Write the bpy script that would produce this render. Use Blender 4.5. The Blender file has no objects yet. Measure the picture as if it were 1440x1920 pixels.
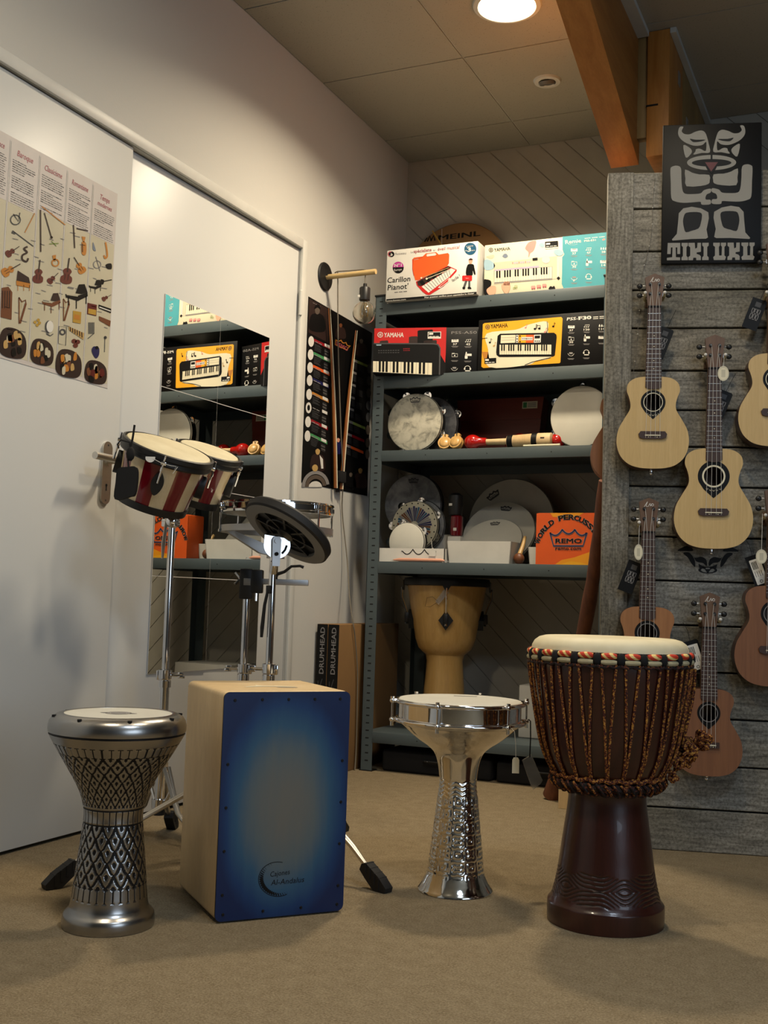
import bpy, bmesh, math, random
from math import sin, cos, pi, radians, sqrt, atan2, hypot
from mathutils import Matrix, Vector
from mathutils.geometry import tessellate_polygon
import numpy as np

random.seed(7)
SC = bpy.context.scene
COL = SC.collection

# ------------------------------------------------------------------ camera
CAM_H = 0.69
cd = bpy.data.cameras.new('camera')
cam = bpy.data.objects.new('camera', cd)
COL.objects.link(cam)
cd.sensor_fit = 'HORIZONTAL'
cd.sensor_width = 36.0
cd.lens = 36.0 * 2091.6 / 1440.0
cd.clip_start = 0.02


def cam_axes(yaw, pitch, roll):
    f = Vector((-sin(yaw), cos(yaw), 0))
    r = Vector((cos(yaw), sin(yaw), 0))
    up = Vector((0, 0, 1))
    f2 = f * cos(pitch) + up * sin(pitch)
    u2 = up * cos(pitch) - f * sin(pitch)
    return r * cos(roll) + u2 * sin(roll), u2 * cos(roll) - r * sin(roll), f2


cr_, cu_, cf_ = cam_axes(radians(24.585), radians(4.377), radians(1.864))
cam.matrix_world = Matrix(((cr_.x, cu_.x, -cf_.x, 0), (cr_.y, cu_.y, -cf_.y, 0), (cr_.z, cu_.z, -cf_.z, CAM_H), (0, 0, 0, 1)))
SC.camera = cam

# ------------------------------------------------------------------ exposure, world, daylight
vs = SC.view_settings
vs.view_transform = 'Standard'
vs.look = 'None'
vs.exposure = 0.0
vs.gamma = 1.0
vs.use_curve_mapping = False
SC.cycles.max_bounces = 8
SC.cycles.diffuse_bounces = 1
SC.cycles.glossy_bounces = 5
SC.cycles.transmission_bounces = 6
SC.cycles.sample_clamp_indirect = 4.0
SC.cycles.use_denoising = True

W = bpy.data.worlds.new('world')
SC.world = W
W.use_nodes = True
W.node_tree.nodes['Background'].inputs[0].default_value = (0.62, 0.78, 1.0, 1)
W.node_tree.nodes['Background'].inputs[1].default_value = 0.8

WARM = (1.0, 0.855, 0.63)
DAY = (0.70, 0.84, 1.0)
P_DOWN = 25.0          # ceiling downlights, watts
P_PANEL = 22.0         # cool square ceiling panel
P_DAY = 36.0           # shop window daylight, watts
DOWN_REST = [(-1.20, 1.10, 13.0), (-0.45, 2.20, 11.5)]   # the other downlights, outside the picture


def area_light(name, loc, rot, size, power, color, shape='DISK', size_y=None, spread=None, parent=None):
    d = bpy.data.lights.new(name, 'AREA')
    d.shape = shape
    d.size = size
    if size_y:
        d.size_y = size_y
    d.energy = power
    d.color = color
    if spread:
        d.spread = radians(spread)
    o = bpy.data.objects.new(name, d)
    COL.objects.link(o)
    o.location = loc
    o.rotation_euler = rot
    if parent:
        o.parent = parent
    return o


area_light('window_daylight', (3.13, -0.6, 1.5), (0, radians(90), 0), 1.75, P_DAY, DAY, 'RECTANGLE', 2.3)


# ------------------------------------------------------------------ materials
def S(r, g, b):
    def f(c):
        c /= 255.0
        return c / 12.92 if c <= 0.04045 else ((c + 0.055) / 1.055) ** 2.4
    return (f(r), f(g), f(b), 1)


class NT:
    def __init__(s, name):
        s.m = bpy.data.materials.new(name)
        s.m.use_nodes = True
        s.t = s.m.node_tree
        s.b = s.t.nodes['Principled BSDF']

    def n(s, typ, **kw):
        x = s.t.nodes.new(typ)
        for k, v in kw.items():
            if k.startswith('i_'):
                key = k[2:]
                x.inputs[int(key) if key.isdigit() else key].default_value = v
            else:
                setattr(x, k, v)
        return x

    def l(s, a, b):
        s.t.links.new(a, b)

    def coord(s, scale=(1, 1, 1), kind='Object', rot=(0, 0, 0)):
        tc = s.n('ShaderNodeTexCoord')
        mp = s.n('ShaderNodeMapping')
        mp.inputs['Scale'].default_value = scale
        mp.inputs['Rotation'].default_value = rot
        s.l(tc.outputs[kind], mp.inputs['Vector'])
        return mp.outputs['Vector']

    def ramp(s, fac, stops):
        r = s.n('ShaderNodeValToRGB')
        e = r.color_ramp.elements
        while len(e) < len(stops):
            e.new(0.5)
        for k, (p, c) in enumerate(stops):
            e[k].position = p
            e[k].color = c
        s.l(fac, r.inputs['Fac'])
        return r.outputs['Color']

    def noise(s, vec, scale, detail=3, rough=0.55, dist=0.0):
        x = s.n('ShaderNodeTexNoise')
        x.inputs['Scale'].default_value = scale
        x.inputs['Detail'].default_value = detail
        x.inputs['Roughness'].default_value = rough
        x.inputs['Distortion'].default_value = dist
        s.l(vec, x.inputs['Vector'])
        return x.outputs['Fac']

    def bump(s, h, strength=0.3, dist=0.01):
        x = s.n('ShaderNodeBump')
        x.inputs['Strength'].default_value = strength
        x.inputs['Distance'].default_value = dist
        s.l(h, x.inputs['Height'])
        s.l(x.outputs['Normal'], s.b.inputs['Normal'])

    def mix(s, fac, a, b, mode='MIX'):
        x = s.n('ShaderNodeMix', data_type='RGBA', blend_type=mode)
        if isinstance(fac, (int, float)):
            x.inputs[0].default_value = fac
        else:
            s.l(fac, x.inputs[0])
        for v, i in ((a, 6), (b, 7)):
            if isinstance(v, tuple):
                x.inputs[i].default_value = v
            else:
                s.l(v, x.inputs[i])
        return x.outputs[2]

    def base(s, c):
        if isinstance(c, tuple):
            s.b.inputs['Base Color'].default_value = c
        else:
            s.l(c, s.b.inputs['Base Color'])

    def set(s, rough=0.5, metal=0.0, coat=0.0, spec=None, trans=0.0, ior=None, emis=None, estr=0.0, alpha=None):
        i = s.b.inputs
        i['Roughness'].default_value = rough
        i['Metallic'].default_value = metal
        i['Coat Weight'].default_value = coat
        if spec is not None:
            i['Specular IOR Level'].default_value = spec
        i['Transmission Weight'].default_value = trans
        if ior:
            i['IOR'].default_value = ior
        if emis:
            i['Emission Color'].default_value = emis
            i['Emission Strength'].default_value = estr
        return s.m


def scl(c, k):
    return (c[0] * k, c[1] * k, c[2] * k, 1)


def plain(name, c, rough=0.5, metal=0.0, **kw):
    """base colour with a faint mottling, so no surface is perfectly even"""
    t = NT(name)
    v = t.noise(t.coord(), 9.0, 3)
    t.base(t.ramp(v, [(0.3, scl(c, 0.94)), (0.7, scl(c, 1.05))]))
    return t.set(rough, metal, **kw)


def woody(name, c1, c2, stretch=(14, 14, 1.2), scale=3.0, rough=0.45, coat=0.0, fine=60):
    t = NT(name)
    v = t.coord(stretch)
    a = t.noise(v, scale, 5, 0.6, 0.4)
    v2 = t.coord(tuple(x * 4 for x in stretch))
    b = t.noise(v2, scale * 2, 3)
    c = t.ramp(a, [(0.3, c1), (0.7, c2)])
    t.base(t.mix(t.ramp(b, [(0.35, (0.0, 0, 0, 1)), (0.75, (0.25, 0.25, 0.25, 1))]), c, scl(c1, 0.7)))
    t.bump(b, 0.08, 0.002)
    return t.set(rough, 0, coat=coat)


M = {}
# wall paint, doors
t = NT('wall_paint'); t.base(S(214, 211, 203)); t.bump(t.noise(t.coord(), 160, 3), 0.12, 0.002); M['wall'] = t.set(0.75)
M['dim'] = plain('low_bounce_wall', S(96, 92, 86), 0.8)  # unseen walls, coloured darker to cut the bounced light
t = NT('door_paint'); t.base(S(224, 224, 220)); t.bump(t.noise(t.coord(), 90, 2), 0.03, 0.001); M['door'] = t.set(0.38)
M['trim'] = plain('frame_paint', S(222, 220, 212), 0.42)
M['gap'] = plain('shadow_gap', S(22, 20, 18), 0.9)
t = NT('ceiling_tile'); v = t.coord()
sp = t.ramp(t.noise(v, 210, 2, 0.7), [(0.30, S(120, 110, 95)), (0.36, S(188, 180, 163))])
t.base(t.mix(0.75, t.ramp(t.noise(v, 5, 3), [(0.3, S(176, 168, 150)), (0.7, S(188, 180, 163))]), sp)); t.bump(t.noise(v, 260, 2), 0.2, 0.002); M['ceil'] = t.set(0.9)
M['grid'] = plain('ceiling_grid_paint', S(214, 208, 194), 0.6)
t = NT('clad_paint'); t.base(t.ramp(t.noise(t.coord(), 6, 3), [(0.3, S(188, 182, 168)), (0.7, S(200, 194, 180))])); M['clad'] = t.set(0.6)
t = NT('carpet_pile'); v = t.coord()
c0 = t.ramp(t.noise(v, 230, 4, 0.75), [(0.30, S(88, 72, 50)), (0.5, S(160, 141, 110)), (0.70, S(212, 192, 158))])
c1 = t.ramp(t.noise(v, 28, 7, 0.7), [(0.3, S(138, 120, 92)), (0.7, S(184, 165, 134))])
t.base(t.mix(0.55, c1, c0)); t.bump(t.noise(v, 160, 4, 0.75), 0.8, 0.012); M['carpet'] = t.set(0.95, spec=0.1)
M['steel'] = plain('shelf_enamel', S(80, 91, 94), 0.42)
M['slot'] = plain('slot_dark', S(12, 13, 14), 0.9)
# whites, blacks, chrome
M['white'] = plain('white_card', S(232, 228, 218), 0.55)
M['paper'] = plain('white_paper', S(226, 222, 214), 0.6)
M['cream'] = plain('cream_card', S(236, 226, 196), 0.5)
M['black'] = plain('black_plastic', S(20, 20, 21), 0.45)
M['blackmatte'] = plain('black_cloth', S(15, 14, 15), 0.9)
M['blackcard'] = plain('black_card', S(9, 9, 10), 0.5, spec=0.25)
M['rubber'] = plain('black_rubber', S(24, 23, 24), 0.65)
M['grey'] = plain('grey_plastic', S(120, 118, 114), 0.5)
M['darkgrey'] = plain('dark_grey_print', S(70, 70, 72), 0.6)
M['midgrey'] = plain('mid_grey_print', S(140, 136, 134), 0.6)
t = NT('chrome'); t.base((0.82, 0.82, 0.83, 1)); M['chrome'] = t.set(0.07, 1.0)
t = NT('bright_plate'); t.base((0.9, 0.9, 0.9, 1)); M['bright'] = t.set(0.24, 1.0)
t = NT('brushed_nickel'); t.base((0.62, 0.60, 0.56, 1)); t.bump(t.noise(t.coord((1, 1, 30)), 60, 2), 0.05, 0.001); M['nickel'] = t.set(0.32, 1.0)
t = NT('cast_aluminium'); t.base((0.50, 0.50, 0.50, 1)); M['castalu'] = t.set(0.42, 0.85)
t = NT('mirror_glass'); t.base((0.86, 0.88, 0.87, 1)); M['mirror'] = t.set(0.0, 1.0)
t = NT('clear_glass'); t.base((1, 0.97, 0.9, 1)); M['glass'] = t.set(0.0, 0.0, trans=1.0, ior=1.45)
t = NT('clear_plastic_film'); t.base((0.9, 0.92, 0.95, 1)); M['film'] = t.set(0.12, 0.0, trans=0.85, ior=1.15)
# colours for print
for nm, rgb in dict(red=(200, 30, 28), crimson=(150, 16, 30), orange=(234, 96, 34), orange2=(244, 160, 32), yellow=(246, 176, 36), teal=(72, 158, 170), pink=(226, 150, 140), magenta=(190, 60, 150),
                    bluegrey=(160, 190, 204), navy=(28, 30, 84), blue=(30, 86, 120), skin=(232, 168, 140), lilac=(186, 170, 196), green=(70, 150, 90), rose=(178, 84, 96), brown=(116, 68, 40),
                    tan=(200, 162, 100), parch=(206, 198, 172), parch2=(214, 206, 200), darkred=(92, 22, 18), gold=(190, 150, 60), ochre=(196, 128, 50), lime=(140, 160, 80), dusk=(46, 29, 26), oxblood=(104, 46, 36),
                    greyblue=(120, 132, 150), warmgrey=(96, 84, 74)).items():
    M[nm] = plain('ink_' + nm, S(*rgb), 0.45)
# woods
M['birch'] = woody('birch_ply', S(218, 186, 136), S(232, 204, 158), (3, 3, 1.0), 3.0, 0.45)
M['spruce'] = woody('spruce_top', S(206, 172, 112), S(220, 188, 130), (40, 1.5, 40), 3.0, 0.42, 0.1)
M['mahog'] = woody('brown_uke_wood', S(124, 80, 52), S(144, 96, 62), (30, 1.2, 30), 3.0, 0.5)
M['cedar'] = woody('reddish_uke_wood', S(158, 106, 64), S(176, 122, 76), (30, 1.2, 30), 3.0, 0.5)
M['neck'] = woody('neck_wood', S(98, 72, 54), S(118, 90, 68), (30, 1.2, 30), 3.0, 0.5)
M['fret'] = woody('fretboard_wood', S(58, 40, 34), S(74, 52, 44), (30, 1.2, 30), 3.0, 0.5)
M['side'] = woody('uke_side_wood', S(66, 40, 26), S(88, 54, 34), (2, 2, 12), 3.0, 0.4, 0.2)
M['djwood'] = woody('djembe_mahogany', S(44, 17, 11), S(66, 27, 18), (10, 10, 1.0), 3.0, 0.32, 0.25)
M['djdark'] = plain('carved_groove_dark', S(30, 12, 8), 0.5)  # darker brown inside the carved grooves
M['natwood'] = woody('natural_drum_wood', S(206, 158, 88), S(226, 182, 112), (14, 14, 0.8), 3.0, 0.35, 0.3)
M['rafter'] = woody('pine_beam', S(158, 98, 42), S(184, 124, 60), (9, 1.2, 9), 3.0, 0.5)
M['rafterz'] = woody('pine_post', S(186, 116, 46), S(210, 144, 70), (9, 9, 1.0), 3.0, 0.5)
M['oldpine'] = woody('pine_board', S(150, 118, 68), S(172, 138, 86), (9, 9, 1.0), 3.0, 0.6)
M['rod'] = woody('beech_rod', S(206, 172, 112), S(220, 190, 134), (2, 20, 20), 3.0, 0.5)
M['bamboo'] = woody('amber_stick', S(132, 72, 24), S(160, 96, 38), (20, 20, 1.0), 3.0, 0.4, 0.3)
M['didge'] = woody('didgeridoo_wood', S(92, 50, 32), S(128, 76, 48), (12, 12, 1.5), 4.0, 0.55)
M['crimson_lac'] = plain('crimson_lacquer', S(116, 12, 26), 0.2, coat=0.6)
M['maple'] = woody('pale_drum_stave', S(222, 194, 146), S(234, 210, 166), (12, 12, 1), 3.0, 0.3, 0.4)
M['cardboard'] = plain('brown_cardboard', S(140, 104, 62), 0.75)
M['redbox'] = woody('red_brown_lacquer', S(126, 54, 40), S(142, 64, 48), (1, 8, 8), 3.0, 0.4)
M['redlac'] = plain('red_lacquer', S(186, 24, 18), 0.18, coat=0.6)
# weathered planks: one random tone per plank
def planks(name, stretch):
    t = NT(name)
    g = t.n('ShaderNodeNewGeometry')
    v = t.coord(stretch)
    a = t.noise(v, 6, 6, 0.62, 0.3)
    col = t.ramp(a, [(0.30, S(112, 109, 103)), (0.48, S(168, 166, 160)), (0.68, S(196, 195, 190))])
    tone = t.ramp(g.outputs['Random Per Island'], [(0.0, S(218, 212, 198)), (0.35, S(240, 240, 240)), (0.7, S(226, 218, 204)), (1.0, S(252, 252, 252))])
    b = t.noise(t.coord(), 3.0, 4)
    stain = t.ramp(b, [(0.35, S(150, 144, 120)), (0.65, S(255, 252, 246))])
    c = t.mix(1.0, col, tone, 'MULTIPLY')
    c = t.mix(0.8, c, stain, 'MULTIPLY')
    v3 = t.coord(tuple(k * 6 for k in stretch))
    cr = t.ramp(t.noise(v3, 5, 4, 0.7), [(0.27, S(40, 36, 30)), (0.36, S(255, 255, 255))])
    c = t.mix(0.55, c, cr, 'MULTIPLY')
    sp_ = t.ramp(t.noise(t.coord(), 130, 3, 0.7), [(0.34, S(150, 146, 138)), (0.6, S(255, 255, 255))])
    t.base(t.mix(0.8, c, sp_, 'MULTIPLY'))
    t.bump(a, 0.15, 0.003)
    return t.set(0.6)
M['planks'] = planks('weathered_planks', (1.6, 16, 16))
M['plankv'] = planks('weathered_upright', (26, 2.0, 26))
# drum heads
t = NT('drum_skin')
t.base(t.ramp(t.noise(t.coord(), 12, 4), [(0.3, S(212, 198, 160)), (0.7, S(230, 218, 184))])); M['goat'] = t.set(0.6)
M['head'] = plain('drum_head_film', S(224, 220, 206), 0.35)
t = NT('mottled_head'); t.base(t.ramp(t.noise(t.coord(), 26, 5, 0.6, 0.6), [(0.34, S(146, 142, 128)), (0.5, S(206, 200, 180)), (0.7, S(222, 216, 196))])); M['fiber'] = t.set(0.4)
t = NT('grey_mottled_head'); t.base(t.ramp(t.noise(t.coord(), 22, 5, 0.6, 0.6), [(0.34, S(120, 120, 122)), (0.6, S(168, 167, 166))])); M['fibergrey'] = t.set(0.4)
# antiqued silver of the left goblet drum and its blackened engraving
t = NT('satin_silver'); t.base((0.38, 0.37, 0.355, 1)); t.bump(t.noise(t.coord((1, 1, 1)), 300, 2), 0.04, 0.0006); M['silver'] = t.set(0.27, 1.0)
M['silverink'] = plain('engraving_black', S(26, 24, 24), 0.5, 0.5)
t = NT('polished_silver'); t.base((0.78, 0.76, 0.72, 1)); M['polsilver'] = t.set(0.09, 1.0)
# cajon burst: blue stain fading to grey wood in the middle (the stain itself)
t = NT('blue_burst_stain'); tc = t.n('ShaderNodeTexCoord')
sep = t.n('ShaderNodeSeparateXYZ'); t.l(tc.outputs['Object'], sep.inputs[0])
def mth(op, a, b=None):
    x = t.n('ShaderNodeMath', operation=op)
    for k, q in enumerate((a, b)):
        if q is None: continue
        if isinstance(q, (int, float)): x.inputs[k].default_value = q
        else: t.l(q, x.inputs[k])
    return x.outputs[0]
ex = mth('POWER', mth('ABSOLUTE', mth('DIVIDE', mth('SUBTRACT', sep.outputs[0], 0.0), 0.150)), 2.2)
ez = mth('POWER', mth('ABSOLUTE', mth('DIVIDE', mth('SUBTRACT', sep.outputs[2], 0.235), 0.250)), 2.2)
nz = t.noise(t.coord((10, 10, 1.5)), 4, 4)
e = mth('ADD', mth('ADD', ex, ez), mth('MULTIPLY', mth('SUBTRACT', nz, 0.5), 0.25))
t.base(t.ramp(e, [(0.0, S(112, 110, 102)), (0.18, S(96, 106, 108)), (0.45, S(50, 88, 116)), (0.75, S(22, 58, 104)), (1.0, S(14, 36, 80))]))
M['burst'] = t.set(0.42, spec=0.4)
# ropes
t = NT('twisted_gold_rope'); v = t.coord()
t.base(t.ramp(t.noise(v, 260, 2, 0.5), [(0.42, S(56, 18, 12)), (0.52, S(128, 62, 22)), (0.64, S(196, 140, 56))])); t.bump(t.noise(v, 320, 2), 0.6, 0.003); M['rope'] = t.set(0.85)
t = NT('dark_wrapped_rope'); v = t.coord()
t.base(t.ramp(t.noise(v, 150, 2, 0.5), [(0.5, S(24, 16, 14)), (0.62, S(84, 36, 22)), (0.72, S(140, 90, 40))])); t.bump(t.noise(v, 200, 2), 0.6, 0.003); M['darkrope'] = t.set(0.9)
t = NT('red_gold_cord'); v = t.coord(rot=(0.5, 0.6, 0.8)); w_ = t.n('ShaderNodeTexWave'); w_.inputs['Scale'].default_value = 26; w_.inputs['Distortion'].default_value = 1.0; t.l(v, w_.inputs['Vector'])
t.base(t.ramp(w_.outputs['Fac'], [(0.42, S(196, 52, 26)), (0.6, S(222, 120, 50)), (0.78, S(240, 206, 130))])); M['redgold'] = t.set(0.75)
M['beigecord'] = plain('beige_cord', S(176, 164, 128), 0.85)
M['cable'] = plain('grey_cable', S(120, 112, 98), 0.6)
t = NT('lamp_diffuser'); t.base((1, 1, 1, 1)); M['glow'] = t.set(0.5, emis=(1.0, 0.80, 0.50, 1), estr=9.0)
t = NT('cool_diffuser'); t.base((1, 1, 1, 1)); M['coolglow'] = t.set(0.5, emis=(0.78, 0.88, 1.0, 1), estr=4.0)
t = NT('led_bead'); t.base((1, 0.95, 0.85, 1)); M['bead'] = t.set(0.2)
M['wire'] = plain('silver_wire', S(150, 146, 138), 0.35, 0.7)
t = NT('window_glass'); M['pane'] = t.set(0.0, trans=1.0, ior=1.02)


# ------------------------------------------------------------------ mesh builder
class MB:
    """collects shapes, links them as ONE mesh object"""
    def __init__(s):
        s.v = []; s.f = []; s.fm = []; s.mats = []

    def mi(s, mat):
        if isinstance(mat, str):
            mat = M[mat]
        if mat not in s.mats:
            s.mats.append(mat)
        return s.mats.index(mat)

    def add(s, vs_, fs, mat, T=None):
        k = len(s.v)
        if T is not None:
            vs_ = [T @ Vector(p) for p in vs_]
        s.v += [tuple(p) for p in vs_]
        s.f += [tuple(i + k for i in f) for f in fs]
        if isinstance(mat, (list, tuple)):
            s.fm += [s.mi(m) for m in mat]
        else:
            s.fm += [s.mi(mat)] * len(fs)
        return s

    def box(s, lo, hi, mat, T=None):
        x0, y0, z0 = lo; x1, y1, z1 = hi
        return s.add([(x0, y0, z0), (x1, y0, z0), (x1, y1, z0), (x0, y1, z0), (x0, y0, z1), (x1, y0, z1), (x1, y1, z1), (x0, y1, z1)],
                     [(0, 3, 2, 1), (4, 5, 6, 7), (0, 1, 5, 4), (1, 2, 6, 5), (2, 3, 7, 6), (3, 0, 4, 7)], mat, T)

    def rbox(s, lo, hi, mat, r=0.004, seg=2, T=None):
        b = bmesh.new()
        x0, y0, z0 = lo; x1, y1, z1 = hi
        vv = [b.verts.new(p) for p in [(x0, y0, z0), (x1, y0, z0), (x1, y1, z0), (x0, y1, z0), (x0, y0, z1), (x1, y0, z1), (x1, y1, z1), (x0, y1, z1)]]
        for f in [(0, 3, 2, 1), (4, 5, 6, 7), (0, 1, 5, 4), (1, 2, 6, 5), (2, 3, 7, 6), (3, 0, 4, 7)]:
            b.faces.new([vv[i] for i in f])
        bmesh.ops.bevel(b, geom=b.edges[:], offset=r, segments=seg, affect='EDGES', profile=0.5)
        b.verts.index_update()
        s.add([tuple(p.co) for p in b.verts], [tuple(q.index for q in f.verts) for f in b.faces], mat, T)
        b.free()
        return s

    def prism(s, pts, d0, d1, mat, T=None, side=None, holes=(), hole_side=None, back=True):
        """pts: 2-D outline in local x,y; extruded from z=d0 to z=d1 (front)"""
        loops = [list(pts)] + [list(h) for h in holes]
        flat = [p for L in loops for p in L]
        n = len(flat)
        tris = tessellate_polygon([[Vector((p[0], p[1], 0)) for p in L] for L in loops])
        vs_ = [(p[0], p[1], d0) for p in flat] + [(p[0], p[1], d1) for p in flat]
        fs = [tuple(i + n for i in tr) for tr in tris]
        ms = [mat] * len(fs)
        if back:
            fs += [tuple(reversed(tr)) for tr in tris]; ms += [side or mat] * len(tris)
        k = 0
        for li, L in enumerate(loops):
            m = len(L)
            for i in range(m):
                a, b = k + i, k + (i + 1) % m
                fs.append((a, b, b + n, a + n))
                ms.append((side or mat) if li == 0 else (hole_side or side or mat))
            k += m
        return s.add(vs_, fs, ms, T)

    def lathe(s, prof, mat, seg=48, T=None, cap=True, mats=None, arc=2 * pi):
        """prof: list of (r, z) from bottom to top, spun about z"""
        vs_ = []; fs = []; ms = []
        for (r, z) in prof:
            for k in range(seg):
                a = arc * k / seg
                vs_.append((r * cos(a), r * sin(a), z))
        for i in range(len(prof) - 1):
            for k in range(seg):
                k2 = (k + 1) % seg
                fs.append((i * seg + k, i * seg + k2, (i + 1) * seg + k2, (i + 1) * seg + k))
                ms.append(mats[i] if mats else mat)
        if cap:
            if prof[0][0] > 1e-6:
                fs.append(tuple(reversed(range(seg)))); ms.append(mats[0] if mats else mat)
            if prof[-1][0] > 1e-6:
                q = (len(prof) - 1) * seg
                fs.append(tuple(range(q, q + seg))); ms.append(mats[-1] if mats else mat)
        return s.add(vs_, fs, ms, T)

    def tube(s, path, r, mat, seg=8, T=None, closed=False, cap=True):
        P = [Vector(p) for p in path]
        n = len(P)
        rr = r if isinstance(r, (list, tuple)) else [r] * n
        vs_ = []; fs = []
        up = None
        for i, p in enumerate(P):
            if closed:
                d = P[(i + 1) % n] - P[i - 1]
            else:
                d = P[min(i + 1, n - 1)] - P[max(i - 1, 0)]
            d.normalize()
            if up is None:
                up = d.orthogonal().normalized()
            up = (up - d * up.dot(d))
            if up.length < 1e-6:
                up = d.orthogonal()
            up.normalize()
            w = d.cross(up)
            for k in range(seg):
                a = 2 * pi * k / seg
                vs_.append(tuple(p + (up * cos(a) + w * sin(a)) * rr[i]))
        m = n if closed else n - 1
        for i in range(m):
            j = (i + 1) % n
            for k in range(seg):
                k2 = (k + 1) % seg
                fs.append((i * seg + k, i * seg + k2, j * seg + k2, j * seg + k))
        if cap and not closed:
            fs.append(tuple(reversed(range(seg))))
            fs.append(tuple(range((n - 1) * seg, n * seg)))
        return s.add(vs_, fs, mat, T)

    def cyl(s, a, b, r, mat, seg=16, r2=None, T=None):
        return s.tube([a, b], [r, r if r2 is None else r2], mat, seg, T)

    def torus(s, c, R, r, mat, axis=(0, 0, 1), seg=48, rs=8, T=None):
        ax = Vector(axis).normalized(); u = ax.orthogonal().normalized(); w = ax.cross(u)
        return s.tube([Vector(c) + (u * cos(2 * pi * k / seg) + w * sin(2 * pi * k / seg)) * R for k in range(seg)], r, mat, rs, T, closed=True)

    def ball(s, c, r, mat, seg=16, rings=10, T=None, scale=(1, 1, 1)):
        prof = [(max(r * sin(pi * i / rings), 0.0), -r * cos(pi * i / rings)) for i in range(rings + 1)]
        TT = Matrix.Translation(Vector(c)) @ Matrix.Diagonal((*scale, 1))
        if T is not None:
            TT = T @ TT
        prof[0] = (1e-7, -r); prof[-1] = (1e-7, r)
        return s.lathe(prof, mat, seg, TT, cap=False)

    def build(s, name, parent=None, smooth=35, loc=None, rotz=None, mat4=None, recalc=True):
        me = bpy.data.meshes.new(name)
        me.from_pydata(s.v, [], s.f)
        for m in s.mats:
            me.materials.append(m)
        me.polygons.foreach_set('material_index', s.fm)
        if recalc:
            b = bmesh.new(); b.from_mesh(me)
            bmesh.ops.recalc_face_normals(b, faces=b.faces[:])
            b.to_mesh(me); b.free()
        me.polygons.foreach_set('use_smooth', [True] * len(me.polygons))
        try:
            me.set_sharp_from_angle(angle=radians(smooth))
        except Exception:
            pass
        me.update()
        o = bpy.data.objects.new(name, me)
        COL.objects.link(o)
        if parent:
            o.parent = parent
        if mat4 is not None:
            o.matrix_world = mat4
        if loc is not None:
            o.location = loc
        if rotz is not None:
            o.rotation_euler = (0, 0, rotz)
        return o


def tag(o, label, cat, group=None):
    o['label'] = label
    o['category'] = cat
    if group:
        o['group'] = group
    return o


def thing(name, label, cat, loc=(0, 0, 0), rotz=0.0, group=None, mat4=None):
    o = bpy.data.objects.new(name, None)
    o.empty_display_size = 0.05
    COL.objects.link(o)
    if mat4 is not None:
        o.matrix_world = mat4
    else:
        o.location = loc
        o.rotation_euler = (0, 0, rotz)
    return tag(o, label, cat, group)


def struct(o):
    o['kind'] = 'structure'
    return o


def copy_tree(o, parent=None):
    c = o.copy(); COL.objects.link(c)
    if parent is not None:
        c.parent = parent
    for ch in [x for x in bpy.data.objects if x.parent == o]:
        copy_tree(ch, c)
    return c


def frame(origin, X, Y, Z):
    X, Y, Z, o = Vector(X), Vector(Y), Vector(Z), Vector(origin)
    return Matrix(((X.x, Y.x, Z.x, o.x), (X.y, Y.y, Z.y, o.y), (X.z, Y.z, Z.z, o.z), (0, 0, 0, 1)))


def axis_frame(origin, axis, xhint=(1, 0, 0)):
    z = Vector(axis).normalized()
    x = Vector(xhint) - z * Vector(xhint).dot(z)
    x.normalize()
    return frame(origin, x, z.cross(x), z)


# ------------------------------------------------------------------ print and lettering
def homog(src, dst):
    A = []
    for (x, y), (u, v) in zip(src, dst):
        A.append([x, y, 1, 0, 0, 0, -u * x, -u * y]); A.append([0, 0, 0, x, y, 1, -v * x, -v * y])
    h = np.linalg.solve(np.array(A, float), np.array([c for p in dst for c in p], float))
    return lambda x, y: ((h[0] * x + h[1] * y + h[2]) / (h[6] * x + h[7] * y + 1), (h[3] * x + h[4] * y + h[5]) / (h[6] * x + h[7] * y + 1))


_TXT = {}


def text_shape(body, bold=0.0, shear=0.0, space=1.0):
    key = (body, bold, shear, space)
    if key not in _TXT:
        cu = bpy.data.curves.new('lettering', 'FONT')
        cu.body = body; cu.size = 1.0; cu.offset = bold; cu.shear = shear; cu.space_character = space
        cu.resolution_u = 2
        o = bpy.data.objects.new('lettering', cu)
        COL.objects.link(o)
        dg = bpy.context.evaluated_depsgraph_get()
        me = o.evaluated_get(dg).to_mesh()
        vs_ = [(p.co.x, p.co.y) for p in me.vertices]
        fs = [tuple(p.vertices) for p in me.polygons]
        o.evaluated_get(dg).to_mesh_clear()
        bpy.data.objects.remove(o); bpy.data.curves.remove(cu)
        xs = [p[0] for p in vs_] or [0, 1]
        _TXT[key] = (vs_, fs, min(xs), max(xs))
    return _TXT[key]


def crom(pts, n=6, closed=True):
    out = []
    m = len(pts)
    for i in range(m if closed else m - 1):
        g = lambda k: pts[k % m] if closed else pts[max(0, min(m - 1, k))]
        p0, p1, p2, p3 = g(i - 1), g(i), g(i + 1), g(i + 2)
        for k in range(n):
            u = k / n
            out.append(tuple(0.5 * (2 * b + (c - a) * u + (2 * a - 5 * b + 4 * c - d) * u * u + (3 * b - a - 3 * c + d) * u ** 3) for a, b, c, d in zip(p0, p1, p2, p3)))
    if not closed:
        out.append(tuple(pts[-1]))
    return out


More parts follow.
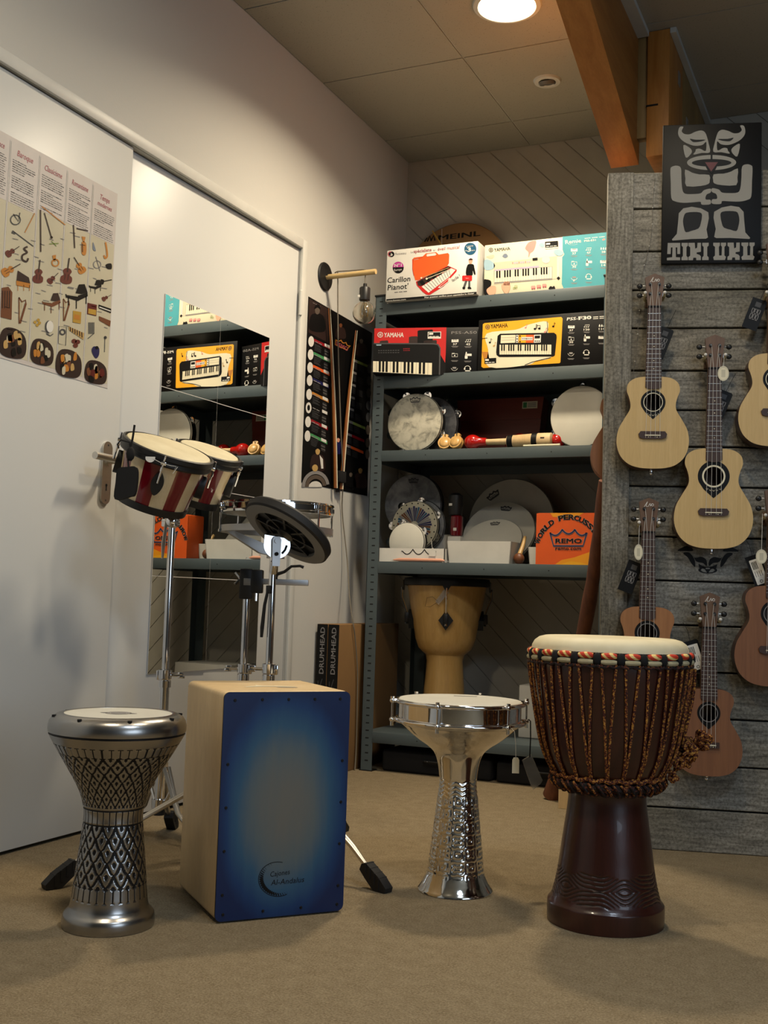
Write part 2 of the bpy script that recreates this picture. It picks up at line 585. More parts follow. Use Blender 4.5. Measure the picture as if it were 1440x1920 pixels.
class Ink:
    """flat print on a surface: shapes are given in the artwork's own units and mapped to the surface"""
    STEP = 0.00035

    def __init__(s, mb, T, mp=None, flip=False):
        s.flip = flip; s.mb = mb; s.T = T; s.mp = mp or (lambda x, y: (x, y))

    def _put(s, pts, fs, mat, lay):
        q = [(*s.mp(*p), lay * s.STEP) for p in pts]
        s.mb.add(q, fs, mat, s.T)

    def poly(s, pts, mat, lay=1, holes=()):
        loops = [list(pts)] + [list(h) for h in holes]
        flat = [p for L in loops for p in L]
        s._put(flat, tessellate_polygon([[Vector((p[0], p[1], 0)) for p in L] for L in loops]), mat, lay)

    def blob(s, pts, mat, lay=1, holes=(), n=6):
        s.poly(crom(pts, n), mat, lay, [crom(h, n) for h in holes])

    def rect(s, x0, y0, x1, y1, mat, lay=1):
        s._put([(x0, y0), (x1, y0), (x1, y1), (x0, y1)], [(0, 1, 2, 3)], mat, lay)

    def rrect(s, x0, y0, x1, y1, r, mat, lay=1):
        if x0 > x1: x0, x1 = x1, x0
        if y0 > y1: y0, y1 = y1, y0
        p = []
        for cx, cy, a0 in ((x1 - r, y1 - r, 0), (x0 + r, y1 - r, 90), (x0 + r, y0 + r, 180), (x1 - r, y0 + r, 270)):
            for k in range(5):
                a = radians(a0 + k * 22.5)
                p.append((cx + r * cos(a), cy + r * sin(a)))
        s.poly(p, mat, lay)

    def disc(s, cx, cy, rx, mat, lay=1, ry=None, n=24):
        ry = rx if ry is None else ry
        s._put([(cx + rx * cos(2 * pi * k / n), cy + ry * sin(2 * pi * k / n)) for k in range(n)], [tuple(range(n))], mat, lay)

    def ring(s, cx, cy, r0, r1, mat, lay=1, n=32, a0=0, a1=360, ratio=1.0):
        p = []; f = []
        for k in range(n + 1):
            a = radians(a0 + (a1 - a0) * k / n)
            p += [(cx + r0 * cos(a), cy + r0 * ratio * sin(a)), (cx + r1 * cos(a), cy + r1 * ratio * sin(a))]
        for k in range(n):
            f.append((2 * k, 2 * k + 1, 2 * k + 3, 2 * k + 2))
        s._put(p, f, mat, lay)

    def line(s, pts, w, mat, lay=1, closed=False):
        n = len(pts); L = []; 
        for i in range(n):
            a = pts[(i - 1) % n] if (closed or i > 0) else pts[i]
            b = pts[(i + 1) % n] if (closed or i < n - 1) else pts[i]
            d = (b[0] - a[0], b[1] - a[1]); k = hypot(*d) or 1
            nx, ny = -d[1] / k * w / 2, d[0] / k * w / 2
            L += [(pts[i][0] + nx, pts[i][1] + ny), (pts[i][0] - nx, pts[i][1] - ny)]
        m = n if closed else n - 1
        s._put(L, [(2 * i, 2 * i + 1, 2 * ((i + 1) % n) + 1, 2 * ((i + 1) % n)) for i in range(m)], mat, lay)

    def text(s, body, p0, p1, h, mat, lay=2, bold=0.0, shear=0.0, space=1.0, up=None):
        """baseline from p0 to p1 (artwork units), capital height h"""
        vs_, fs, xa, xb = text_shape(body, 0.0, shear, space)
        dx, dy = p1[0] - p0[0], p1[1] - p0[1]
        L = hypot(dx, dy) or 1
        ux, uy = up if up else ((dy / L, -dx / L) if s.flip else (-dy / L, dx / L))
        k = 1.0 / max(1e-6, xb - xa)
        b = bold * 0.8
        for i, (ox, oy) in enumerate(((0, 0),) if not b else ((-b, -b * .6), (b, -b * .6), (-b, b * .6), (b, b * .6))):     # heavier strokes: the letters overprinted a hair apart
            s._put([(p0[0] + dx * (x + ox - xa) * k + ux * h * (y + oy) / 0.72, p0[1] + dy * (x + ox - xa) * k + uy * h * (y + oy) / 0.72) for x, y in vs_], fs, mat, lay + .2 * i)

    def dashes(s, p0, p1, h, mat, lay=2, n=3):
        """a line of print too small to read"""
        for q in range(n):
            a, b = (q + .06) / n, (q + .86) / n
            s.line([(p0[0] + (p1[0] - p0[0]) * u, p0[1] + (p1[1] - p0[1]) * u) for u in (a, b)], h * .6, mat, lay)

    def crown(s, cx, cy, w, mat, lay=2, lw=None, up=None, word=None, wmat=None, dx=(1, 0)):
        """scalloped crown outline with the word inside; up=-1 for artwork whose y runs down"""
        lw = lw or w * 0.035
        up = up or (-1 if s.flip else 1)
        h = w * 0.42
        P = []
        top = [(-0.5, 0.32), (-0.17, 0.5), (0.17, 0.5), (0.5, 0.32)]
        for (x0, y0), (x1, y1) in zip(top[:-1], top[1:]):
            for k in range(9):
                u = k / 8
                P.append((x0 + (x1 - x0) * u, y0 + (y1 - y0) * u - 0.42 * (1 - (2 * u - 1) ** 2) * 0.62))
        P += [(0.40, -0.5), (-0.40, -0.5)]
        c, sn = dx
        tr = lambda x, y: (cx + w * x * c - up * h * y * sn, cy + w * x * sn + up * h * y * c)
        s.line([tr(*p) for p in P], lw, mat, lay, closed=True)
        if word:
            s.text(word, tr(-0.32, -0.36), tr(0.32, -0.36), h * 0.36, wmat or mat, lay, bold=0.02, up=(-up * sn, up * c))


def keyboard(ink, x0, y0, x1, y1, nwhite, white='cream', black='black', lay=3, slant=0.0, start=0, bh=0.62):
    """piano keys between (x0,y0 top) and (x1,y1 bottom)"""
    w = (x1 - x0) / nwhite
    ys = lambda x: slant * (x - x0)
    ink.poly([(x0, y0 + ys(x0)), (x1, y0 + ys(x1)), (x1, y1 + ys(x1)), (x0, y1 + ys(x0))], white, lay)
    for k in range(1, nwhite):
        x = x0 + k * w
        ink.poly([(x - w * .05, y0 + ys(x)), (x + w * .05, y0 + ys(x)), (x + w * .05, y1 + ys(x)), (x - w * .05, y1 + ys(x))], 'midgrey', lay + 1)
        if (k + start) % 7 not in (0, 3):
            ink.poly([(x - w * .3, y0 + ys(x)), (x + w * .3, y0 + ys(x)), (x + w * .3, y0 + (y1 - y0) * bh + ys(x)), (x - w * .3, y0 + (y1 - y0) * bh + ys(x))], black, lay + 2)


# ================================================================== THE SETTING
WX = -2.07      # left wall
WY = 4.67       # back wall
CZ = 2.73       # ceiling height
FX, FY = 3.2, -3.0   # right wall and shop-front wall

mb = MB(); E_ = .2
mb.add([(x, y, z) for z in (0, -.05) for x, y in ((WX - E_, FY - E_), (FX + E_, FY - E_), (FX + E_, WY + E_), (WX - E_, WY + E_))],
                  [(0, 1, 2, 3), (7, 6, 5, 4), (0, 4, 5, 1), (1, 5, 6, 2), (2, 6, 7, 3), (3, 7, 4, 0)], 'carpet')
struct(mb.build('floor'))

# ceiling: 60 cm tiles with thin painted seams; two round openings are covered by the lamps
mb = MB()
g = 0.003
xs = [WX] + [WX + 0.598 * k for k in range(1, 9)] + [FX]
ys = [FY] + [FY + 0.02 + 0.6 * k for k in range(0, 13)]
ys = [y for y in [WY - 0.27 - 0.6 * k for k in range(13)] if y > FY][::-1]
ys = [FY] + ys + [WY]
for i in range(len(xs) - 1):
    for j in range(len(ys) - 1):
        mb.box((xs[i] + g, ys[j] + g, CZ), (xs[i + 1] - g, ys[j + 1] - g, CZ + 0.015), 'ceil')
mb.box((WX - E_, FY - E_, CZ + 0.003), (FX + E_, WY + E_, CZ + 0.03), 'grid')
struct(mb.build('ceiling'))

# left wall with the double-door opening
D0, DM, D1, DT = 1.607, 2.640, 3.672, 2.016
mb = MB()
mb.box((WX - .12, FY, 0), (WX, D0, CZ + .01), 'wall')
mb.box((WX - .12, D1, 0), (WX, WY + .12, CZ + .01), 'wall')
mb.box((WX - .12, D0, DT), (WX, D1, CZ + .01), 'wall')
mb.box((WX - .14, D0 - .02, -.01), (WX - .085, D1 + .02, DT + .02), 'gap')
struct(mb.build('wall_left'))
# door casing
mb = MB()
cw, ct = 0.036, 0.014
mb.rbox((WX, D0 - cw, 0), (WX + ct, D0, DT + cw), 'trim', 0.003)
mb.rbox((WX, D1, 0), (WX + ct, D1 + cw, DT + cw), 'trim', 0.003)
mb.rbox((WX, D0, DT), (WX + ct, D1, DT + cw), 'trim', 0.003)
struct(mb.build('trim_1'))
# two leaves with a hairline between them
AJAR = radians(-0.95)
for k, (a, b) in enumerate(((D0 + .003, DM - .002), (DM + .002, D1 - .004))):
    mb = MB()
    if k == 0:
        mb.rbox((WX - .045, a, 0.010), (WX - .003, b, DT - .004), 'door', 0.002)
        d_ = struct(mb.build('door_1'))
    else:       # the far leaf is not quite pulled to: it stands a degree open on its hinges
        mb.rbox((-.045, a - D1, 0.010), (-.003, b - D1, DT - .004), 'door', 0.002)
        d_ = struct(mb.build('door_2')); d_.location = (WX, D1, 0); d_.rotation_euler = (0, 0, AJAR)
    if k == 0:
        leaf = d_
    else:
        leaf2 = d_
mb = MB()
for z in (1.80, 0.25):
    mb.cyl((.012, -.002, z - .045), (.012, -.002, z + .045), 0.007, 'trim', 12)
    mb.ball((.012, -.002, z + .048), 0.006, 'trim', 10, 6)
mb.build('hinge', leaf2)
# handle: long plate with rounded ends, keyhole, lever
T = frame((WX - .003, 2.583, 1.023), (0, 1, 0), (0, 0, 1), (1, 0, 0))
pl_ = [(0.0205 * cos(radians(a)), 0.0705 + 0.0205 * sin(radians(a))) for a in range(0, 181, 12)] + [(0.0205 * cos(radians(a)), -0.0705 + 0.0205 * sin(radians(a))) for a in range(180, 361, 12)]
mb = MB(); mb.prism(pl_, 0, 0.007, 'nickel', T)
ink = Ink(mb, T @ Matrix.Translation((0, 0, 0.0072)))
ink.disc(0, -0.036, 0.0042, 'slot'); ink.poly([(-.0022, -.037), (.0022, -.037), (.0028, -.052), (-.0028, -.052)], 'slot')
for yy in (0.080, -0.080):
    ink.disc(0, yy, 0.003, 'darkgrey')
hp = mb.build('handle_plate', leaf)
mb = MB()
zl = 0.0345
mb.cyl((0, zl, .006), (0, zl, .014), 0.0145, 'nickel', 20, T=T)
mb.tube([(0, zl, .012), (0, zl, .048), (-.006, zl, .057), (-.018, zl, .060), (-.122, zl, .060)], [.0095, .0095, .0100, .0100, .0105], 'nickel', 14, T)
mb.build('lever', leaf)

# back wall: diagonal tongue-and-groove cladding
mb = MB()
mb.box((WX - .12, WY + .004, 0), (FX, WY + .12, CZ + .01), 'clad')
PW = 0.082
x0, x1, z0, z1 = WX, FX, 0.0, CZ


def clip(poly, f):
    out = []
    for i in range(len(poly)):
        a, b = poly[i - 1], poly[i]
        fa, fb = f(a), f(b)
        if (fa < 0) != (fb < 0):
            u = fa / (fa - fb); out.append((a[0] + (b[0] - a[0]) * u, a[1] + (b[1] - a[1]) * u))
        if fb >= 0:
            out.append(b)
    return out


T = frame((0, WY + .004, 0), (1, 0, 0), (0, 0, 1), (0, -1, 0))
smin = (x0 + z0) / sqrt(2)
n_ = int(((x1 + z1) / sqrt(2) - smin) / PW) + 1
for k in range(n_):
    a, b = smin + k * PW + 0.002, smin + (k + 1) * PW - 0.002
    q = clip(clip([(x0, z0), (x1, z0), (x1, z1), (x0, z1)], lambda p: (p[0] + p[1]) / sqrt(2) - a), lambda p: b - (p[0] + p[1]) / sqrt(2))
    if len(q) >= 3:
        mb.prism(q, 0, 0.004, 'clad', T, back=False)
struct(mb.build('wall_back'))

# right wall with the shop window the daylight comes through, and the wall behind the viewer
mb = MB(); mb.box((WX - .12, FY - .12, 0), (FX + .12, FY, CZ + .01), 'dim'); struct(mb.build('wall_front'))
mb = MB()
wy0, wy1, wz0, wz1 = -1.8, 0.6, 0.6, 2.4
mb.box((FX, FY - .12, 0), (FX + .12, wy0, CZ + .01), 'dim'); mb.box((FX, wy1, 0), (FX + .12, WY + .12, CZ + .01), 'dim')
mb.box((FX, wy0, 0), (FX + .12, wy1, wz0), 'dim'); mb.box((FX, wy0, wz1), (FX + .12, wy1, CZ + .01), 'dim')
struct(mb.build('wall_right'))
mb = MB()
for a, b in ((wy0, wy0 + .05), ((wy0 + wy1) / 2 - .03, (wy0 + wy1) / 2 + .03), (wy1 - .05, wy1)):
    mb.box((FX + .03, a, wz0), (FX + .09, b, wz1), 'trim')
mb.box((FX + .03, wy0, wz0), (FX + .09, wy1, wz0 + .05), 'trim'); mb.box((FX + .03, wy0, wz1 - .05), (FX + .09, wy1, wz1), 'trim')
wn = struct(mb.build('window_1'))
mb = MB(); mb.box((FX + .057, wy0 + .05, wz0 + .05), (FX + .063, wy1 - .05, wz1 - .05), 'pane'); mb.build('pane', wn)

# pine timbers over the display: a post, a sloping brace running up to the ceiling, and a boxed beam behind it
mb = MB()
xa, xb = -0.925, -0.825
bz = lambda y: 2.510 - 0.3295 * (y - 3.157)
prof_ = [(2.49, CZ - .001), (2.49 + .001, CZ - .002), (3.90, bz(3.90)), (3.90, CZ - .001)]
mb.prism(prof_, xa, xb, 'rafter', frame((0, 0, 0), (0, 1, 0), (0, 0, 1), (1, 0, 0)))
struct(mb.build('trim_2'))
mb = MB(); mb.rbox((-.908, 3.80, 0), (-.83, 3.895, 2.20), 'rafterz', 0.003); struct(mb.build('trim_3'))
mb = MB()
mb.rbox((-.79, 3.85, 2.27), (-.712, 4.12, CZ - .002), 'rafterz', .003)
mb.rbox((-.79, 4.122, 2.27), (-.712, 4.40, CZ - .002), 'oldpine', .003)
mb.rbox((-.79, 4.402, 2.27), (-.712, 4.664, CZ - .002), 'oldpine', .003)
mb.rbox((-.826, 3.86, 2.345), (-.792, 3.90, CZ - .002), 'oldpine', .002)
mb.box((-.792, 3.848, 2.452), (-.75, 3.852, 2.458), 'slot')
for y, z in ((4.02, 2.60), (4.20, 2.50), (4.20, 2.36), (4.48, 2.52)):
    mb.box((-.712, y, z), (-.709, y + .035, z + .05), 'castalu')
struct(mb.build('trim_4'))
mb = MB()
mb.box((-.825, 2.3, CZ - .020), (-.785, 3.848, CZ - .001), 'trim'); mb.box((-.711, 3.85, CZ - .020), (-.690, 4.664, CZ - .001), 'trim')
struct(mb.build('trim_5'))


# ------------------------------------------------------------------ ceiling lamps
def downlight(x, y, label, power, spread=170):
    t = thing('ceiling_downlight', label, 'ceiling light', (x, y, CZ), 0, 'round downlights in the ceiling')
    mb = MB(); mb.lathe([(.098, -.004), (.100, -.010), (.115, -.006), (.118, 0.0)], 'white', 48, cap=False); mb.build('trim_ring', t)
    mb = MB(); mb.lathe([(.0001, -.008), (.098, -.006)], 'glow', 48, cap=False); mb.build('diffuser', t)
    area_light('lamp_light', (0, 0, -.014), (0, 0, 0), .19, power, WARM, spread=spread, parent=t)
    return t


downlight(-1.20, 3.50, 'lit round downlight in the tiled ceiling', P_DOWN, 145)
for x, y, p_ in DOWN_REST:
    downlight(x, y, 'lit round downlight over the shop floor, out of the picture', p_)
t = thing('ceiling_panel', 'square cool white light panel in the ceiling out of the picture', 'ceiling light', (0.50, 0.90, CZ))
mb = MB(); mb.prism([(-.31, -.31), (.31, -.31), (.31, .31), (-.31, .31)], -.012, 0, 'white', holes=[[(-.285, -.285), (.285, -.285), (.285, .285), (-.285, .285)]]); mb.build('frame', t)
mb = MB(); mb.box((-.285, -.285, -.006), (.285, .285, -.003), 'coolglow'); mb.build('diffuser', t)
area_light('lamp_light', (0, 0, -.013), (0, 0, 0), .56, P_PANEL, DAY, 'RECTANGLE', .56, parent=t)
t = thing('ceiling_spotlight', 'small unlit white eyeball spotlight set in the ceiling', 'ceiling light', (-1.228, 4.09, CZ))
mb = MB(); mb.lathe([(.030, -.006), (.036, -.010), (.050, -.008), (.055, 0.0)], 'white', 36, cap=False); mb.build('trim_ring', t)
mb = MB(); mb.lathe([(.0001, -.004), (.020, -.010), (.030, -.016), (.034, -.002)], 'grey', 30, T=Matrix.Rotation(radians(20), 4, 'X'), cap=False); mb.build('eyeball', t)


# ================================================================== SHELVING UNIT
SF, SB = 4.08, 4.60           # front and back of the unit
SXL, SXR = -1.935, -0.935
SHELF = [(0.113, 0.155), (0.787, 0.834), (1.240, 1.283), (1.538, 1.588), (1.842, 1.890)]
t = thing('shelving_unit', 'grey steel shelving unit with five shelves in the corner', 'shelf', (0, 0, 0))
SHU = t
for px, sx in ((SXL, 1), (SXR, -1)):
    for py, sy in ((SF, 1), (SB, -1)):
        mb = MB()
        x_, y_ = px, py
        mb.box(tuple(min(a, b) for a, b in zip((x_, y_, 0), (x_ + sx * .050, y_ + sy * .002, 1.925))), tuple(max(a, b) for a, b in zip((x_, y_, 0), (x_ + sx * .050, y_ + sy * .002, 1.925))), 'steel')
        mb.box(tuple(min(a, b) for a, b in zip((x_, y_, 0), (x_ + sx * .002, y_ + sy * .045, 1.925))), tuple(max(a, b) for a, b in zip((x_, y_, 0), (x_ + sx * .002, y_ + sy * .045, 1.925))), 'steel')
        if sy == 1:
            k = 0.04
            while k < 1.9:
                a, b = sorted((x_ + sx * .019, x_ + sx * .033))
                mb.box((a, y_ - .0006, k), (b, y_ + .0005, k + .004), 'slot')
                k += 0.0295
        mb.rbox((x_ - .004 if sx > 0 else x_ - .054, y_ - .004 if sy > 0 else y_ - .05, 1.922), (x_ + .054 if sx > 0 else x_ + .004, y_ + .05 if sy > 0 else y_ + .004, 1.930), 'black', .002)
        mb.box((x_ - .003 if sx > 0 else x_ - .052, y_ - .003 if sy > 0 else y_ - .048, 0), (x_ + .052 if sx > 0 else x_ + .003, y_ + .048 if sy > 0 else y_ + .003, .004), 'black')
        mb.build('post', t)
for za, zb in SHELF:
    mb = MB()
    a, b = SXL + .004, SXR - .004
    f, k = SF + .0025, SB - .0025
    mb.rbox((a, f, zb - .006), (b, k, zb), 'steel', .001)
    mb.rbox((a + .044, SF - .001, za), (b - .044, SF + .0022, zb), 'steel', .0008)
    mb.box((a, f, za), (a + .002, k, zb - .004), 'steel'); mb.box((b - .002, f, za), (b, k, zb - .004), 'steel')
    mb.box((a, k - .002, za), (b, k, zb - .004), 'steel')
    mb.box((a, SF + .002, za), (b, SF + .02, za + .002), 'steel')
    for q in (.24, .5, .76):
        mb.cyl((a + (b - a) * q, SF - .0016, (za + zb) / 2), (a + (b - a) * q, SF, (za + zb) / 2), .0022, 'slot', 8)
    mb.build('shelf', t)
Z1, Z2, Z3, Z4, Z5 = (s[1] + .0008 for s in SHELF)


def carton(name, label, cat, x, y, z, w, d, h, body, rz=0.0, side=None, quad=None, draw=None, group=None, r=0.003, tilt=0.0):
    """box whose front bottom-left corner is at (x, y, z); quad = the artwork's corners TL TR BR BL"""
    mb = MB()
    mb.rbox((0, 0, 0), (w, d, h), body, r)
    T = frame((0, -.0003, 0), (1, 0, 0), (0, 0, 1), (0, -1, 0))
    if draw:
        ink = Ink(mb, T, homog(quad, [(0, h), (w, h), (w, 0), (0, 0)]) if quad else None, flip=bool(quad))
        draw(ink)
    o = mb.build(name)
    o.location = (x, y, z); o.rotation_euler = (tilt, 0, rz)
    return tag(o, label, cat, group)


# ---- top shelf: chime-bar carton
def art_carillon(k):
    k.poly([(136, 870), (1284, 772), (1284, 798), (135, 903)], 'blackcard', 1)
    k.text('www.fuzeau.com', (140, 903), (388, 880), 20, 'white', 2)
    k.text('Mon premier carillon pour apprendre le clavier', (630, 858), (1255, 803), 24, 'white', 2, .01)
    k.disc(195, 275, 38, 'blackcard', 1); k.ring(182, 272, 22, 36, 'rose', 2, a0=90, a1=290); k.text('b', (186, 297), (212, 295), 36, 'white', 3, .03, .2)
    k.text('fuzeau', (245, 285), (385, 275), 32, 'midgrey', 1)
    k.text('Le', (445, 262), (475, 260), 26, 'midgrey', 1); k.text('spécialiste', (485, 262), (712, 240), 44, 'rose', 1, .02)
    k.text('de l', (735, 240), (765, 237), 26, 'midgrey', 1); k.text('éveil musical', (792, 236), (1072, 208), 44, 'rose', 1, .01, .2)
    k.disc(1203, 215, 76, 'blue', 1, 80); k.text('à partir', (1155, 192), (1245, 182), 20, 'white', 2); k.text('3', (1172, 252), (1212, 248), 56, 'white', 2, .04)
    k.text('de', (1142, 246), (1166, 244), 20, 'white', 2); k.text('ans', (1218, 244), (1260, 240), 20, 'white', 2)
    k.disc(285, 452, 72, 'blackcard', 1, 78); k.poly([(285 + 72 * cos(radians(a)), 448 + 74 * sin(radians(a))) for a in range(178, 363, 12)], 'magenta', 2)
    k.text('N°1', (238, 446), (330, 438), 40, 'white', 3, .02); k.text('Europe', (236, 500), (334, 488), 30, 'white', 3)
    k.text('Carillon', (150, 655), (445, 632), 72, 'blackcard', 1, .012, .18); k.text("Pianot'", (150, 752), (425, 728), 72, 'blackcard', 1, .012, .18)
    k.dashes((235, 780), (410, 765), 14, 'darkgrey', 1)
    lid = [(465, 345), (490, 322), (600, 308), (640, 268), (770, 253), (805, 285), (920, 266), (938, 285), (935, 400), (910, 440), (540, 622), (505, 620), (490, 560), (468, 480)]
    k.poly(lid, 'orange', 1); k.line([(488, 560), (470, 470), (478, 350), (600, 320)], 6, 'red', 2)
    k.poly([(645, 290), (660, 276), (760, 264), (778, 282), (760, 298), (655, 310)], 'white', 3)
    k.text('fuzeau', (484, 355), (545, 345), 14, 'white', 2)
    k.poly([(515, 640), (925, 432), (1035, 485), (1030, 510), (960, 590), (870, 700), (720, 795), (690, 815), (650, 808), (600, 770), (530, 690)], 'red', 2)
    k.poly([(530, 640), (925, 440), (960, 458), (580, 700), (545, 690)], 'dusk', 3)
    k.poly([(590, 705), (965, 465), (1020, 490), (940, 580), (680, 785)], 'white', 3)
    for q in range(1, 12):
        u = q / 12
        k.line([(590 + 375 * u, 705 - 240 * u), (680 + 300 * u, 785 - 245 * u)], 5, 'darkgrey', 4)
    for q in range(5):
        k.poly([(560 + 74 * q, 640 - 40 * q), (600 + 74 * q, 618 - 40 * q), (640 + 70 * q, 668 - 42 * q), (600 + 70 * q, 690 - 42 * q)], 'blackcard', 5)
    k.line([(585, 592), (935, 460)], 6, 'tan', 6); k.line([(650, 605), (960, 478)], 6, 'cream', 6); k.disc(588, 592, 12, 'cream', 7); k.disc(655, 603, 13, 'cream', 7)
    k.poly([(800, 720), (825, 690), (945, 590), (955, 600), (930, 645), (830, 722)], 'white', 4); k.poly([(815, 712), (830, 692), (935, 605), (925, 640), (835, 708)], 'red', 5)
    k.text('facile !', (985, 645), (1085, 575), 40, 'blackcard', 1, 0, .2)
    # child carrying the red case
    k.blob([(1185, 352), (1210, 342), (1232, 356), (1228, 392), (1210, 412), (1190, 396)], 'skin', 2); k.blob([(1182, 360), (1208, 338), (1236, 352), (1226, 362), (1198, 362)], 'dusk', 3)
    k.blob([(1170, 425), (1205, 412), (1245, 420), (1258, 470), (1270, 545), (1252, 545), (1236, 500), (1230, 560), (1160, 562), (1150, 500)], 'blackcard', 2)
    k.poly([(1150, 600), (1170, 630), (1142, 715), (1112, 715)], 'darkgrey', 1); k.poly([(1180, 630), (1206, 625), (1206, 715), (1180, 715)], 'darkgrey', 1)
    k.blob([(1110, 712), (1142, 712), (1136, 738), (1112, 736)], 'blackcard', 2); k.blob([(1178, 710), (1208, 712), (1218, 734), (1176, 734)], 'blackcard', 2)
    k.rrect(1104, 562, 1228, 630, 12, 'red', 3); k.text('fuzeau', (1148, 602), (1188, 600), 12, 'white', 4)


carton('toy_box', 'white carton with a red open chime case printed on it, on the top shelf', 'box', -1.880, 4.055, Z5, .394, .30, .214, 'white', rz=.004, quad=[(135, 225), (1300, 110), (1285, 800), (122, 905)], draw=art_carillon)


# ---- top shelf: white and teal keyboard carton
def art_remie(k):
    k.poly([(893, 134), (1392, 80), (1392, 634), (905, 678), (885, 632), (890, 350), (912, 318), (893, 270)], 'teal', 1)
    k.ring(152, 278, 17, 23, 'darkgrey', 1); k.line([(152, 262), (152, 296)], 4, 'darkgrey', 1); k.line([(140, 270), (164, 286)], 4, 'darkgrey', 1); k.line([(140, 286), (164, 270)], 4, 'darkgrey', 1)
    k.text('YAMAHA', (188, 296), (352, 278), 36, 'blackcard', 1, .02)
    k.blob([(510, 245), (545, 195), (615, 178), (612, 235), (590, 285), (560, 310), (545, 350), (538, 345), (540, 300), (512, 270)], 'pink', 1)
    k.blob([(650, 225), (668, 200), (700, 205), (705, 235), (680, 248)], 'bluegrey', 1)
    k.poly([(712, 190), (845, 178), (848, 238), (714, 250)], 'blackcard', 2); k.line([(716, 252), (716, 266), (848, 254), (848, 180)], 4, 'midgrey', 1)
    k.poly([(722, 204), (765, 200), (765, 218), (722, 222)], 'white', 3); k.dashes((722, 240), (838, 230), 10, 'white', 3)
    k.blob([(270, 345), (290, 318), (312, 318), (328, 345), (300, 362)], 'greyblue', 1); k.blob([(85, 390), (130, 380), (185, 420), (190, 460), (140, 490), (88, 480)], 'bluegrey', 1)
    k.blob([(800, 290), (845, 268), (905, 300), (880, 335), (830, 330)], 'bluegrey', 2); k.blob([(105, 350), (140, 335), (180, 330), (186, 350), (150, 370)], 'parch', 1)
    k.poly([(182, 412), (840, 338), (860, 352), (858, 575), (190, 640), (182, 630)], 'parch', 1); k.poly([(836, 345), (862, 348), (860, 560), (836, 565)], 'parch2', 2)
    k.poly([(184, 495), (788, 448), (788, 585), (188, 632)], 'midgrey', 2)
    keyboard(k, 190, 500, 784, 618, 22, 'cream', 'blackcard', 3, -.080)
    k.poly([(190, 486), (650, 440), (650, 458), (190, 502)], 'lilac', 3)
    for q in range(9):
        k.rect(372 + 22 * q, 405 - 2 * q, 384 + 22 * q, 425 - 2 * q, 'lilac' if q % 3 else 'pink', 3)
    k.poly([(582, 362), (634, 356), (636, 384), (584, 390)], 'blackcard', 3); k.disc(722, 376, 42, 'parch2', 3, 40); k.poly([(832, 572), (852, 552), (870, 570), (852, 590)], 'blackcard', 3)
    k.blob([(80, 600), (110, 588), (150, 602), (156, 640), (135, 690), (125, 745), (82, 745)], 'blackcard', 2)
    k.blob([(108, 700), (150, 660), (195, 655), (205, 690), (190, 740), (135, 748)], 'skin', 3)
    k.blob([(262, 650), (300, 612), (345, 618), (352, 670), (330, 725), (300, 730), (272, 690)], 'skin', 4)
    for q in range(4):
        k.line([(290 + 16 * q, 650), (292 + 17 * q, 612)], 9, 'skin', 4)
    k.ring(392, 678, 7, 11, 'lime', 3); k.ring(414, 674, 7, 11, 'lime', 3); k.line([(402, 676), (400, 650), (424, 648), (424, 672)], 4, 'lime', 3)
    for q in range(3):
        k.rrect(568 + 58 * q, 652 - 10 * q, 612 + 58 * q, 680 - 10 * q, 8, 'pink', 3); k.disc(580 + 58 * q, 683 - 10 * q, 8, 'rose', 4); k.disc(602 + 58 * q, 681 - 10 * q, 8, 'rose', 4)
    k.blob([(752, 690), (758, 665), (772, 655), (790, 662), (806, 652), (815, 668), (815, 690)], 'blackcard', 3)
    k.text('Remie', (925, 212), (1088, 194), 42, 'white', 2, .01); k.ring(1000, 196, 62, 66, 'white', 2, a0=40, a1=140, ratio=.38)
    k.dashes((1120, 152), (1345, 130), 10, 'white', 2); k.text('PSS-E31', (1122, 188), (1240, 176), 20, 'white', 2, .02)
    k.blob([(1308, 160), (1330, 150), (1338, 164), (1312, 172)], 'pink', 2)
    art_icons(k, [1015, 1165, 1320], [275, 415, 560], -9, ['37', '47', '28', '30', '', '14', '?', '', ''], 1.0)


